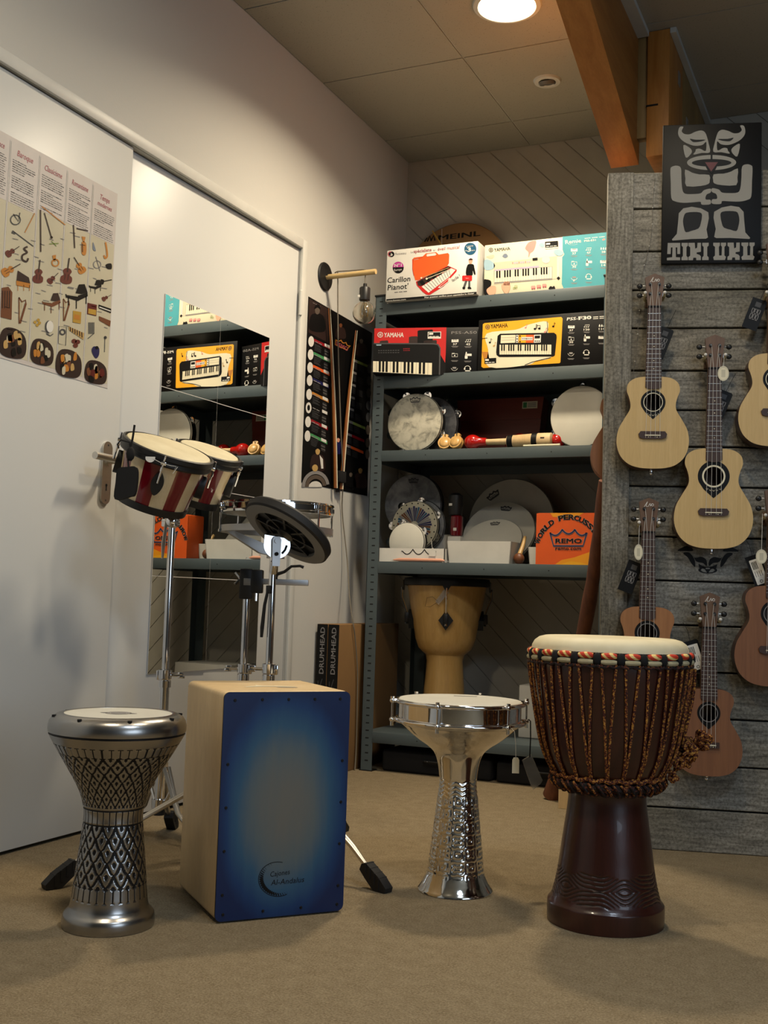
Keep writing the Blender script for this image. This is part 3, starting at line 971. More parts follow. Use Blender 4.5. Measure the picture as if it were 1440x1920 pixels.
def art_icons(k, cols, rows, slope, nums, sc, c='white', lay=2, qr=True):
    """grid of white feature pictograms with figures under them"""
    kinds = ['keys', 'notes', 'bars', 'folder', 'hand', 'keys', 'circle', 'phones', 'blank']
    for j, y0 in enumerate(rows):
        for i, x in enumerate(cols):
            y = y0 + slope * i
            kd = kinds[(j * 3 + i) % 9]
            w = 34 * sc
            if kd == 'keys':
                k.rect(x - w, y - 16 * sc, x + w, y + 14 * sc, c, lay)
                for q in (-.4, 0, .4):
                    k.rect(x + q * w - 3, y - 16 * sc, x + q * w + 3, y - 2 * sc, 'darkgrey', lay + 1)
            elif kd == 'notes':
                for q in (-1, 0, 1):
                    k.disc(x + q * 20 * sc - 4, y + 8 * sc, 6 * sc, c, lay, 5 * sc, 10); k.line([(x + q * 20 * sc + 1, y + 8 * sc), (x + q * 20 * sc + 5, y - 16 * sc)], 3 * sc, c, lay)
                k.line([(x - 18 * sc, y - 15 * sc), (x + 30 * sc, y - 18 * sc)], 3 * sc, c, lay)
            elif kd == 'bars':
                for q in (-1, 0, 1):
                    k.blob([(x + q * 24 * sc - 8 * sc, y + 10 * sc), (x + q * 24 * sc, y - 16 * sc), (x + q * 24 * sc + 8 * sc, y + 8 * sc)], c, lay, n=3)
            elif kd == 'folder':
                k.line([(x - 28 * sc, y + 18 * sc), (x - 28 * sc, y - 16 * sc), (x + 28 * sc, y - 16 * sc), (x + 28 * sc, y + 18 * sc)], 4 * sc, c, lay, True); k.rect(x - 28 * sc, y - 24 * sc, x - 2 * sc, y - 16 * sc, c, lay); k.disc(x, y + 4 * sc, 7 * sc, c, lay, n=10)
            elif kd == 'hand':
                k.rect(x - 24 * sc, y - 20 * sc, x + 36 * sc, y + 4 * sc, c, lay); k.rrect(x - 28 * sc, y - 2 * sc, x - 2 * sc, y + 34 * sc, 6 * sc, c, lay); k.rect(x - 20 * sc, y - 40 * sc, x - 10 * sc, y, c, lay)
            elif kd == 'circle':
                k.ring(x, y, 30 * sc, 33 * sc, c, lay, a0=10, a1=170); k.rect(x - 18 * sc, y - 8 * sc, x + 18 * sc, y + 12 * sc, 'midgrey', lay)
            elif kd == 'phones':
                k.ring(x, y, 24 * sc, 29 * sc, c, lay, a0=180, a1=360); k.rrect(x - 34 * sc, y - 4 * sc, x - 20 * sc, y + 16 * sc, 4 * sc, c, lay); k.rrect(x + 20 * sc, y - 4 * sc, x + 34 * sc, y + 16 * sc, 4 * sc, c, lay); k.rect(x - 22 * sc, y + 22 * sc, x + 26 * sc, y + 32 * sc, c, lay)
            num = nums[j * 3 + i]
            if num:
                wn_ = 10 * len(num) * sc
                k.text(num, (x - wn_, y + 46 * sc), (x + wn_, y + 46 * sc + slope * .1), 22 * sc, c, lay, .02)
            if kd != 'blank':
                for q in range(2):
                    k.rect(x - (34 - 8 * q) * sc, y + (58 + 9 * q) * sc, x + (34 - 8 * q) * sc, y + (62 + 9 * q) * sc, 'midgrey', lay)


carton('keyboard_box', 'long white and teal keyboard carton on the top shelf, right of the chime carton', 'box', -1.468, 4.085, Z5, .502, .16, .203, 'cream', quad=[(88, 228), (1395, 78), (1385, 634), (75, 755)], draw=art_remie)

# ---- round cymbal carton behind
R = .245
mb = MB()
T = frame((-1.775, 4.575, Z5 + R), (1, 0, 0), (0, .08, .9968), (0, -.9968, .08))
mb.lathe([(R - .004, -.012), (R, -.008), (R, .008), (R - .004, .012)], 'cardboard', 72, T=T)
k = Ink(mb, T @ Matrix.Translation((0, 0, .0123)))
k.text('MEINL', (-.092, .172), (.107, .172), .024, 'blackcard', 1, .03)
for q in (-.135, -.117):
    k.line([(q - .012, .172), (q, .197), (q + .008, .172)], .008, 'blackcard', 1)
k.line([(-.160, .172), (-.148, .190)], .007, 'blackcard', 1)
k.line([(-.125, .222), (-.070, .140)], .006, 'gold', 2); k.line([(-.078, .225), (-.074, .150)], .0016, 'white', 2)
tag(mb.build('cymbal_carton'), 'round brown cardboard cymbal carton standing behind the top shelf boxes', 'box')


# ---- second shelf: red keyboard carton, swung out at its left end
def art_red(k):
    k.poly([(90, 95), (1030, 130), (1028, 470), (1020, 690), (80, 720)], 'red', 1)
    k.poly([(960, 470), (1030, 600), (1030, 742), (960, 742)], 'blackcard', 2)
    for (a, b, c, d) in ((570, 230, 680, 330), (680, 150, 870, 340), (170, 275, 290, 315), (760, 290, 920, 340)):
        k.poly([(a, b + 8), (a + 30, b), (c - 10, b), (c, b + 10), (c, d), (a, d)], 'dusk' if a != 680 else 'blackcard', 2)
    k.ring(176, 190, 32, 40, 'white', 3)
    for q in range(3):
        a = radians(90 + 60 * q); k.line([(176 - 28 * cos(a), 190 - 28 * sin(a)), (176 + 28 * cos(a), 190 + 28 * sin(a))], 6, 'white', 3)
    k.text('YAMAHA', (230, 228), (498, 236), 66, 'white', 3, .02)
    k.poly([(808, 178), (968, 182), (968, 272), (808, 268)], 'white', 3); k.poly([(816, 186), (960, 190), (960, 250), (816, 246)], 'blackcard', 4)
    k.rect(824, 194, 874, 218, 'white', 5); k.dashes((824, 240), (948, 244), 16, 'white', 5)
    k.poly([(80, 305), (880, 330), (940, 345), (968, 395), (968, 745), (72, 745)], 'darkgrey', 3); k.poly([(80, 322), (876, 346), (930, 358), (952, 400), (952, 745), (74, 745)], 'blackcard', 4)
    k.poly([(120, 330), (196, 332), (190, 346), (126, 346)], 'bluegrey', 5)
    for q in range(9):
        k.rect(150 + 34 * q, 412, 172 + 34 * q, 424, 'darkgrey', 5); k.rect(150 + 34 * q, 444, 172 + 34 * q, 454, 'darkgrey', 5)
    for q in range(5):
        k.rect(500 + 18 * q, 392, 512 + 18 * q, 404, 'crimson', 5); k.rect(500 + 18 * q, 415, 512 + 18 * q, 427, 'crimson', 5)
    keyboard(k, 78, 570, 868, 728, 16, 'cream', 'blackcard', 6, .028, 2, .95)
    k.text('PSS-A50', (1088, 218), (1368, 226), 34, 'midgrey', 1)
    art_icons(k, [1132, 1278], [308, 490, 650], 6, ['37', '42', '', '', '', '', '', '', ''], 1.15)


carton('keyboard_box', 'black keyboard carton with a red left half, jutting out on the second shelf', 'box', -1.905, 4.010, Z4, .428, .064, .184, 'blackcard', rz=.245, quad=[(85, 92), (1400, 145), (1400, 708), (72, 745)], draw=art_red)


def art_yellow(k):
    k.poly([(100, 192), (895, 122), (908, 140), (890, 612), (878, 620), (90, 674), (70, 660), (82, 205)], 'yellow', 1)
    k.ring(132, 234, 19, 25, 'darkgrey', 2)
    for q in range(3):
        a = radians(90 + 60 * q); k.line([(132 - 18 * cos(a), 234 - 18 * sin(a)), (132 + 18 * cos(a), 234 + 18 * sin(a))], 4, 'darkgrey', 2)
    k.text('YAMAHA', (165, 250), (340, 236), 46, 'blackcard', 2, .02)
    k.blob([(122, 305), (420, 262), (560, 205), (748, 172), (760, 290), (820, 300), (840, 420), (790, 560), (640, 600), (530, 645), (150, 665), (140, 480)], 'cream', 2, n=4)
    k.line([(748, 172), (756, 260), (740, 300)], 6, 'blackcard', 4); k.line([(78, 358), (130, 352)], 6, 'blackcard', 3); k.line([(520, 642), (600, 608), (790, 560)], 7, 'blackcard', 3); k.poly([(74, 500), (140, 500), (150, 570), (95, 575)], 'ochre', 2)
    k.poly([(262, 306), (820, 292), (845, 312), (850, 340), (832, 535), (815, 548), (255, 556), (228, 535), (222, 505), (236, 330)], 'blackcard', 4)
    k.poly([(272, 322), (422, 318), (418, 402), (268, 408)], 'cream', 5); k.line([(278, 348), (412, 344)], 6, 'parch', 6); k.line([(278, 375), (412, 371)], 6, 'parch', 6)
    k.poly([(428, 318), (452, 318), (450, 402), (426, 403)], 'white', 5); k.poly([(456, 318), (612, 316), (608, 402), (454, 402)], 'yellow', 5); k.poly([(532, 317), (612, 316), (608, 402), (530, 402)], 'orange', 6)
    for q in range(3):
        k.disc(439, 332 + 29 * q, 7, 'blackcard', 6); k.disc(470 + 70 * (q % 2), 330 + 30 * q, 8, 'blackcard', 7)
    k.poly([(484, 342), (602, 340), (600, 374), (482, 376)], 'white', 7)
    for q in range(7):
        k.rect(490 + 16 * q, 350, 500 + 16 * q, 366, 'midgrey', 8)
    k.poly([(614, 316), (686, 314), (684, 398), (612, 402)], 'white', 5); k.poly([(622, 326), (678, 324), (676, 354), (621, 356)], 'blackcard', 6)
    for q in range(3):
        k.disc(628 + 20 * q, 384, 7, 'blackcard', 6)
    keyboard(k, 258, 425, 795, 530, 22, 'cream', 'blackcard', 6, -.006)
    for (x, y, s_, c) in ((165, 400, 1, 'blackcard'), (632, 252, 1.2, 'blackcard'), (820, 224, 1.0, 'blackcard'), (532, 240, .9, 'pink'), (736, 285, 1.1, 'pink'), (208, 436, 1.0, 'tan')):
        k.disc(x - 8 * s_, y, 11 * s_, c, 5, 9 * s_, 12); k.line([(x + 1 * s_, y), (x + 4 * s_, y - 42 * s_), (x + 16 * s_, y - 30 * s_)], 5 * s_, c, 5)
    k.disc(668, 248, 13, 'blackcard', 5, 11, 12); k.line([(643, 250), (646, 218), (676, 214), (678, 248)], 6, 'blackcard', 5)
    k.poly([(102, 572), (224, 565), (224, 622), (102, 630)], 'blackcard', 3); k.rect(110, 578, 148, 598, 'white', 4); k.dashes((110, 618), (212, 612), 14, 'white', 4)
    k.text('PSS-', (952, 160), (1068, 152), 32, 'white', 1, .02, .15); k.text('F30', (1078, 152), (1205, 142), 36, 'white', 1, .05)
    k.dashes((1222, 122), (1420, 108), 12, 'white', 1); k.dashes((1222, 140), (1420, 126), 12, 'white', 1)
    art_icons(k, [1000, 1160, 1318], [230, 358, 510], -8, ['37', '120', '114', '30', '', '', '', '', ''], 1.0, qr=False)


carton('keyboard_box', 'black keyboard carton with a yellow panel and white keys on the second shelf', 'box', -1.486, 4.087, Z4, .500, .17, .205, 'blackcard', quad=[(38, 160), (1340, 48), (1338, 628), (28, 710)], draw=art_yellow)


# ------------------------------------------------------------------ frame drums and tambourines
def frame_drum(name, label, cat, x, y, z, R, depth, lean, head, shell, logo=0, jingles=0, draw=None, rot=0.0, group=None, rz=0.0):
    """stands on its rim at (x, y, z); head faces the front; lean tips it backwards"""
    t = thing(name, label, cat, (x, y, z), rz, group)
    T = Matrix.Rotation(-lean, 4, 'X') @ frame((0, 0, R), (1, 0, 0), (0, 0, 1), (0, -1, 0))
    mb = MB(); mb.lathe([(R - .007, -depth), (R - .001, -depth), (R, -depth + .002), (R, -.004), (R - .002, -.0015), (R - .007, -.0015)], shell, 64, T=T, cap=False)
    mb.lathe([(R - .007, -depth), (R - .007, -.002)], shell, 64, T=T, cap=False)
    mb.build('shell', t)
    mb = MB(); mb.lathe([(1e-6, 0), (R - .006, 0), (R - .002, -.0015), (R + .0006, -.006), (R + .0006, -.012)], head, 64, T=T, cap=False)
    k = Ink(mb, T @ Matrix.Translation((0, 0, .0003)) @ Matrix.Rotation(rot, 4, 'Z'))
    if logo:
        k.crown(0, R * .78, R * logo, 'darkgrey', 1, R * .035, word='REMO'); k.rect(-R * logo * .35, R * .78 - R * logo * .30, R * logo * .35, R * .78 - R * logo * .26, 'midgrey', 1)
    if draw:
        draw(k, R)
    mb.build('head', t)
    for j in range(jingles):
        a = 2 * pi * (j + .5) / jingles
        TT = T @ Matrix.Rotation(a, 4, 'Z') @ Matrix.Translation((R + .001, 0, -depth * .5))
        mb = MB()
        for dz in (-.003, .003):
            mb.lathe([(1e-6, dz + .002), (.006, dz + .002), (.0075, dz), (.017, dz + .001), (.0175, dz)], 'chrome', 20, T=TT, cap=False)
        mb.cyl((0, 0, -depth * .4), (0, 0, depth * .4), .0012, 'chrome', 6, T=TT)
        mb.build('jingle', t)
    return t


frame_drum('tambourine', 'tambourine with mottled parchment head at the left end of the third shelf', 'tambourine', -1.767, 4.125, Z3, .1195, .045, .03, 'fiber', 'black', logo=.38, jingles=8)
frame_drum('tambourine', 'dark tambourine mostly hidden behind the mottled one on the third shelf', 'tambourine', -1.738, 4.215, Z3, .121, .045, .06, 'fibergrey', 'black', jingles=8)
frame_drum('tambourine', 'large plain cream tambourine at the right end of the third shelf', 'tambourine', -1.083, 4.140, Z3, .120, .045, .02, 'head', 'black', jingles=6)

# red-brown instrument case at the back of the third shelf
mb = MB(); T = frame((-1.515, 4.44, Z3), (1, 0, 0), (0, .08, .9968), (0, -.9968, .08))
mb.prism([(-.165, 0), (.170, 0), (.190, .262), (-.192, .262)], -.08, 0, 'redbox', T)
mb.prism([(-.185, .170), (.182, .170), (.192, .264), (-.194, .264)], 0, .004, 'redbox', T)
cs = mb.build('instrument_case'); tag(cs, 'dark red-brown wooden case at the back of the third shelf', 'case')
mb = MB(); k = Ink(mb, T @ Matrix.Translation((0, 0, .0043))); k.rect(.100, .215, .166, .246, 'cream', 1); k.rect(.104, .219, .120, .242, 'green', 2)
for q in range(3):
    k.rect(.124, .222 + .007 * q, .160, .225 + .007 * q, 'midgrey', 2)
mb.build('sticker', cs)


def castanet(x, y, rz, label):
    t = thing('castanet', label, 'castanet', (x, y, Z3), rz, 'wooden castanets on the third shelf')
    for s_ in (0, 1):
        T = Matrix.Translation((0, 0, .030)) @ Matrix.Rotation(radians(62 if s_ else 78), 4, 'X') @ Matrix.Translation((0, 0, .004 if s_ else -.010))
        mb = MB(); o_ = crom([(0, -.030), (.020, -.020), (.027, .002), (.020, .020), (.011, .026), (.012, .036), (0, .040), (-.012, .036), (-.011, .026), (-.020, .020), (-.027, .002), (-.020, -.020)], 4)
        mb.prism(o_, -.004, .003, 'natwood', T); mb.ball((0, -.002, .003), .022, 'natwood', 16, 8, T, (1, 1.05, .42))
        mb.build('shell', t)
    mb = MB(); mb.torus((0, .012, .064), .008, .0014, 'blackmatte', (1, 0, 0), 16, 6); mb.build('cord', t)


castanet(-1.632, 4.13, .2, 'pale wooden castanet lying by the mottled tambourine, the one further left')
castanet(-1.578, 4.115, -.1, 'pale wooden castanet standing between the other castanet and the red maraca')


def maraca(x, y, ang, L, label, r=.030):
    t = thing('maraca', label, 'maraca', (x, y, Z3 + r), ang, 'red maracas on the third shelf')
    Rx = Matrix.Rotation(radians(90), 4, 'Y')
    mb = MB(); prof = [(1e-6, -.034)] + [(r * sin(radians(a)) * (1 if a < 100 else 1), -.034 * cos(radians(a))) for a in range(15, 130, 12)] + [(.018, .030), (.016, .052), (.0155, .058), (1e-6, .058)]
    mb.lathe(prof, 'redlac', 28, T=Rx, cap=False); mb.build('bulb', t)
    mb = MB(); mb.lathe([(.011, .056), (.0105, .075), (.012, L - .03), (.014, L - .008), (.010, L), (1e-6, L)], 'birch', 18, T=Rx, cap=False); mb.build('handle', t)


maraca(-1.512, 4.125, 0.03, .165, 'red maraca lying in front, its pale handle pointing at the ribbed guiro')
maraca(-1.345, 4.215, pi + .25, .18, 'red maraca lying behind the guiro, only its round top showing', .037)
maraca(-1.178, 4.165, pi * .5, .16, 'red maraca pointing into the shelf beyond the right end of the guiro', .0305)
t = thing('guiro', 'ribbed wooden guiro with two dark bands lying on the third shelf', 'guiro', (-1.372, 4.135, Z3 + .030), 0.0)
Rx = Matrix.Rotation(radians(90), 4, 'Y')
mb = MB(); pr_ = [(.018, 0), (.022, .002), (.0235, .018)]
for q in range(26):
    zz = .028 + .074 * q / 26
    rb = .024 + .004 * q / 26
    pr_ += [(rb, zz), (rb - .0012, zz + .0015)]
pr_ += [(.029, .104), (.029, .179), (.024, .182), (1e-6, .182)]
mb.lathe(pr_, 'birch', 32, T=Rx, cap=False); gb = mb.build('body', t)
mb = MB(); mb.box((.142, -.0295, .004), (.158, -.020, .009), 'dusk'); mb.build('sound_slot', t)
for a, b, r1, r2 in ((.004, .026, .0242, .0252), (.104, .126, .0298, .0298)):
    mb = MB(); mb.lathe([(r1 - .002, a), (r1, a), (r2, b), (r2 - .002, b)], 'blackcard', 32, T=Rx, cap=False); mb.build('band', t)
mb = MB(); mb.tube([(-1.292, 4.092, Z3 + .005), (-1.148, 4.094, Z3 + .005)], [.0035, .005], 'cream', 10); tag(mb.build('wooden_beater'), 'thin cream wooden beater lying at the shelf edge in front of the guiro', 'stick')


# ------------------------------------------------------------------ fourth shelf
def open_box(name, label, x, y, z, w, d, h, flare, mat, draw=None, group=None):
    mb = MB(); th = .003
    b0 = [(0, 0), (w, 0), (w, d), (0, d)]
    t0 = [(-flare, -flare), (w + flare, -flare), (w + flare, d + flare), (-flare, d + flare)]
    mb.add([(*p, 0) for p in b0] + [(*p, th) for p in b0], [(3, 2, 1, 0), (4, 5, 6, 7)], mat)
    for i in range(4):
        a, b = b0[i], b0[(i + 1) % 4]; c, e = t0[(i + 1) % 4], t0[i]
        nx, ny = (b[1] - a[1]), -(b[0] - a[0]); L = hypot(nx, ny); nx, ny = -nx / L * th, -ny / L * th
        mb.add([(*a, 0), (*b, 0), (*c, h), (*e, h), (a[0] + nx, a[1] + ny, 0), (b[0] + nx, b[1] + ny, 0), (c[0] + nx, c[1] + ny, h), (e[0] + nx, e[1] + ny, h)],
               [(0, 1, 2, 3), (7, 6, 5, 4), (3, 2, 6, 7), (0, 4, 5, 1), (1, 5, 6, 2), (0, 3, 7, 4)], mat)
    if draw:
        draw(Ink(mb, frame((0, -.0003, 0), (1, 0, 0), (0, 0, 1), (0, -1, 0))))
    o = mb.build(name, loc=(x, y, z))
    return tag(o, label, 'box', group)


def art_tray(k):
    pts = []
    for (xa, xb) in ((.10, .15), (.15, .20), (.20, .25)):
        for q in range(9):
            u = q / 8; pts.append((xa + (xb - xa) * u, .050 - .020 * (1 - (2 * u - 1) ** 2) - (.008 if xa != .15 and abs(u - (0 if xa == .10 else 1)) < .01 else 0)))
    k.line(pts, .0035, 'blackcard', 1)


open_box('display_tray', 'low white card tray with a black crown outline, left end of the fourth shelf', -1.890, 4.092, Z2, .286, .14, .054, 0, 'white', art_tray)
carton('cardboard_box', 'plain white carton behind the low crown tray, under the stacked frame drums', 'box', -1.886, 4.240, Z2, .25, .085, .052, 'white')
carton('cardboard_box', 'taller white carton at the back left of the fourth shelf under the largest grey drum', 'box', -1.888, 4.335, Z2, .25, .22, .125, 'white')
frame_drum('frame_drum', 'grey mottled frame drum high at the back left of the fourth shelf', 'drum', -1.868, 4.365, Z2 + .1262, .131, .04, .05, 'fibergrey', 'black', logo=.34)
frame_drum('frame_drum', 'plain grey frame drum between the mottled one and the striped tambourine', 'drum', -1.800, 4.300, Z2 + .053, .108, .02, .03, 'fibergrey', 'black')


def art_rays(k, R):
    rg = random.Random(3)
    for q in range(44):
        a = 2 * pi * q / 44; b = a + 2 * pi / 44 * .8
        c = rg.choice(['navy', 'navy', 'darkgrey', 'blue', 'midgrey', 'orange' if q % 9 == 0 else 'navy', 'brown'])
        r1 = R * rg.uniform(.70, .80)
        k.poly([(R * .18 * cos(a), R * .18 * sin(a)), (r1 * cos(a), r1 * sin(a)), (r1 * cos(b), r1 * sin(b)), (R * .18 * cos(b), R * .18 * sin(b))], c, 1)
        if q % 2 == 0:
            k.disc(R * .90 * cos(a), R * .90 * sin(a), R * .03, 'blackcard', 1, n=8)


frame_drum('tambourine', 'tambourine whose head is printed with dark blue rays, fourth shelf', 'tambourine', -1.803, 4.245, Z2 + .053, .103, .03, .02, 'parch', 'black', jingles=7, draw=art_rays)
frame_drum('frame_drum', 'smallest plain white drum standing in the low crown tray', 'drum', -1.785, 4.125, Z2 + .004, .078, .035, .02, 'head', 'black', jingles=5)


def hang_tag(name, label, pts, T, depth, mat, hole, string, draw=None, group=None, smat='white', sr=.0007):
    """card tag cut to the outline pts in frame T, with a string"""
    t = thing(name, label, 'tag', group=group, mat4=T)
    mb = MB(); mb.prism(pts, 0, depth, mat)
    if draw:
        draw(Ink(mb, Matrix.Translation((0, 0, depth))))
    mb.build('card', t)
    mb = MB(); mb.tube(string, sr, smat, 6); mb.build('string', t)
    return t


XF = lambda x, y, z: frame((x, y, z), (1, 0, 0), (0, 0, 1), (0, -1, 0))
hang_tag('price_tag', 'small white house-shaped price tag hanging over the edge of the crown tray', [(-.015, -.034), (.014, -.034), (.014, -.010), (.001, 0), (-.015, -.008)], XF(-1.655, 4.0900, Z2 + .057), .0008, 'white', None, [(.0, -.004, .001), (-.004, .012, .0), (-.014, .030, -.02)])
t = thing('wrapped_sticks', 'pinkish pack in clear wrap lying at the shelf edge before the crown tray', 'packet', (-1.705, 4.084, Z2))
mb = MB(); mb.tube([(-.115, 0, .0065), (-.09, 0, .008), (.09, 0, .008), (.105, 0, .006)], [.003, .0065, .0065, .003], 'skin', 10); mb.build('contents', t)
mb = MB(); mb.prism([(-.13, 0), (.125, 0), (.120, .006), (-.115, .006)], -.003, .003, 'film', frame((0, 0, .001), (1, 0, 0), (0, 0, 1), (0, -1, 0))); mb.build('wrapper', t)
carton('cardboard_box', 'narrow white carton carrying the red and black shakers', 'box', -1.648, 4.23, Z2, .056, .09, .112, 'white')
for nm, z_, h_, y_, mt, lb in (('shaker', .1128, .085, 4.262, 'crimson_lac', 'glossy dark red shaker with a small label standing on the narrow white carton'), ):
    t = thing(nm, lb, 'shaker', (-1.622, y_, Z2 + z_))
    mb = MB(); mb.lathe([(.020, 0), (.025, .004), (.026, .035), (.025, h_ - .004), (.020, h_)], mt, 24); mb.build('body', t)
    mb = MB(); mb.rbox((-.004, -.0272, .022), (.010, -.0255, .034), 'white', .0005); mb.build('label', t)
t = thing('shaker', 'glossy black shaker standing on top of the dark red one', 'shaker', (-1.628, 4.262, Z2 + .1986))
mb = MB(); mb.lathe([(.022, 0), (.028, .004), (.030, .045), (.028, .082), (.014, .092), (1e-6, .094)], 'black', 24, cap=False); mb.build('body', t)
mb = MB(); mb.rbox((-.018, -.0312, .038), (-.004, -.0295, .048), 'white', .0005); mb.build('label', t)

# drumheads leaning back in a row
def head_pack(name, label, x, y, z, R, lean, logo_rot):
    return frame_drum(name, label, 'drum', x, y, z, R, .022, lean, 'head', 'grey', logo=.30, rot=logo_rot, group=None)


head_pack('frame_drum', 'largest pale frame drum at the back of the fourth shelf, crown mark upper left', -1.475, 4.50, Z2, .190, .10, .62)
head_pack('frame_drum', 'middle-sized pale frame drum leaning between the largest and the one in the white box', -1.480, 4.300, Z2 + .001, .155, .50, -.10)
head_pack('frame_drum', 'pale frame drum lying back in the open white box, nearest of its row', -1.470, 4.172, Z2 + .0045, .127, .74, .08)
open_box('display_box', 'open white card box with flared sides holding the nearest pale frame drum', -1.594, 4.115, Z2, .250, .16, .086, .008, 'white')
open_box('display_box', 'narrow open white card box beside the orange box', -1.290, 4.20, Z2, .050, .12, .070, .006, 'white')
t = thing('wrapped_beater', 'brown and tan beater head in a dark wrap between the white boxes', 'beater', (-1.318, 4.15, Z2))
mb = MB(); mb.ball((0, 0, .022), .022, 'brown', 16, 10, None, (1, .8, 1)); mb.build('head', t)
mb = MB(); mb.tube([(0, 0, .03), (.006, .03, .075), (.004, .06, .11)], [.010, .008, .006], 'tan', 10); mb.build('handle', t)


def art_remo(k):
    k.poly([(205, 275), (1290, 262), (1290, 1105), (200, 1090)], 'orange', 1)
    k.poly([(430, 268), (1000, 264), (900, 320), (700, 350), (480, 330)], 'orange2', 2); k.poly([(530, 1092), (640, 1020), (850, 980), (1290, 830), (1290, 1105)], 'orange2', 2)
    k.poly([(620, 1094), (780, 1040), (960, 1060), (1100, 1100)], 'yellow', 3)
    n = 'WORLD PERCUSSION'
    cx, cy, r = 750, 940, 560
    for i, ch in enumerate(n):
        if ch == ' ':
            continue
        a = radians(158 - i * (136 / (len(n) - 1)))
        x, y = cx + r * .92 * cos(a), cy - r * sin(a) * 1.02
        tx, ty = sin(a), cos(a)
        w = 40 if ch != 'I' else 13
        k.text(ch, (x - tx * (w + 4), y - ty * (w + 4) + 3), (x + tx * (w + 4), y + ty * (w + 4) + 3), 84, 'midgrey', 4, .06, up=(cos(a), -sin(a)))
        k.text(ch, (x - tx * w, y - ty * w), (x + tx * w, y + ty * w), 80, 'blackcard', 5, .035, up=(cos(a), -sin(a)))
    k.crown(748, 665, 620, 'midgrey', 4, 34); k.crown(748, 665, 620, 'navy', 5, 19)
    k.text('REMO', (530, 750), (975, 750), 76, 'midgrey', 4, .05); k.text('REMO', (534, 748), (970, 748), 72, 'blackcard', 5, .02)
    k.text('remo.com', (530, 862), (965, 862), 56, 'midgrey', 4, .03); k.text('remo.com', (534, 860), (962, 860), 54, 'blackcard', 5, .012)


carton('drum_box', 'bright orange square box with a blue crown, right end of the fourth shelf', 'box', -1.238, 4.108, Z2, .250, .12, .196, 'orange', quad=[(205, 268), (1295, 262), (1295, 1106), (200, 1090)], draw=art_remo, r=.006)

# ------------------------------------------------------------------ bottom shelf
t = thing('wooden_djembe', 'natural wood drum with black metal hardware on the bottom shelf', 'drum', (-1.687, 4.34, Z1))
mb = MB()
mb.lathe([(.095, 0), (.090, .02), (.084, .16), (.0785, .22), (.0745, .28), (.0800, .306), (.095, .318), (.1103, .333), (.1245, .371), (.1372, .447), (.1526, .523), (.1625, .584), (.166, .598)], 'natwood', 64, cap=True)
mb.build('shell', t)
mb = MB(); mb.lathe([(1e-6, .618), (.150, .618), (.158, .612), (.166, .598)], 'head', 64, cap=False); mb.build('head', t)
mb = MB(); mb.lathe([(.170, .588), (.178, .590), (.180, .606), (.176, .620), (.160, .622), (.160, .616), (.170, .612), (.170, .588)], 'black', 64, cap=False); mb.build('hoop', t)
for q in range(4):
    a = radians(-69 + 90 * q)
    TT = Matrix.Rotation(a, 4, 'Z')
    mb = MB()
    mb.prism([(-.030, .610), (.030, .610), (.004, .568), (-.004, .568)], .176, .182, 'black', TT @ frame((0, 0, 0), (0, 1, 0), (0, 0, 1), (1, 0, 0)))
    mb.build('hoop_claw', t)
    mb = MB(); mb.tube([(.186, 0, .580), (.186, 0, .54), (.176, 0, .515), (.162, 0, .475)], .0036, 'chrome', 8, TT); mb.build('tension_rod', t)
    mb = MB(); mb.prism([(0, .410), (.030, .450), (0, .490), (-.030, .450)], .128, .155, 'black', TT @ frame((0, 0, 0), (0, 1, 0), (0, 0, 1), (1, 0, 0)))
    mb.rbox((.150, -.008, .435), (.172, .008, .476), 'black', .003, T=TT); mb.cyl((.162, 0, .428), (.162, 0, .436), .006, 'chrome', 8, T=TT)
    mb.build('lug', t)
T = XF(-1.652, 4.178, .69) @ Matrix.Rotation(radians(-38), 4, 'Z')
hang_tag('bagged_drum_key', 'clear plastic bag with drum key tied to the wooden drum on the bottom shelf', [(-.010, -.02), (.010, -.02), (.012, .045), (-.012, .045)], T, .0012, 'film', None, [(0, -.015, .002), (-.012, -.05, .004), (-.03, -.062, .004), (-.046, -.03, .004), (-.030, -.012, .003), (-.002, -.012, .002)], smat='black')
carton('cardboard_box', 'white carton standing on the bottom shelf behind the big rope drum', 'box', -1.352, 4.30, Z1, .30, .22, .205, 'white')
# dark cases on the floor below the shelving
for k_, (xa, w_, h_, lb) in enumerate(((-1.86, .46, .085, 'black flat case on the floor under the left part of the shelving'), (-1.38, .40, .080, 'black flat case on the floor under the right part of the shelving'))):
    mb = MB(); mb.rbox((0, 0, 0), (w_, .38, h_), 'blackmatte', .012, 3); c_ = mb.build('flat_case', loc=(xa, 4.12, 0.001)); tag(c_, lb, 'case')
    mb = MB(); mb.tube([(w_ * .4, -.004, .05), (w_ * .42, -.020, .055), (w_ * .58, -.020, .055), (w_ * .6, -.004, .05)], .005, 'black', 8); mb.build('grip', c_)

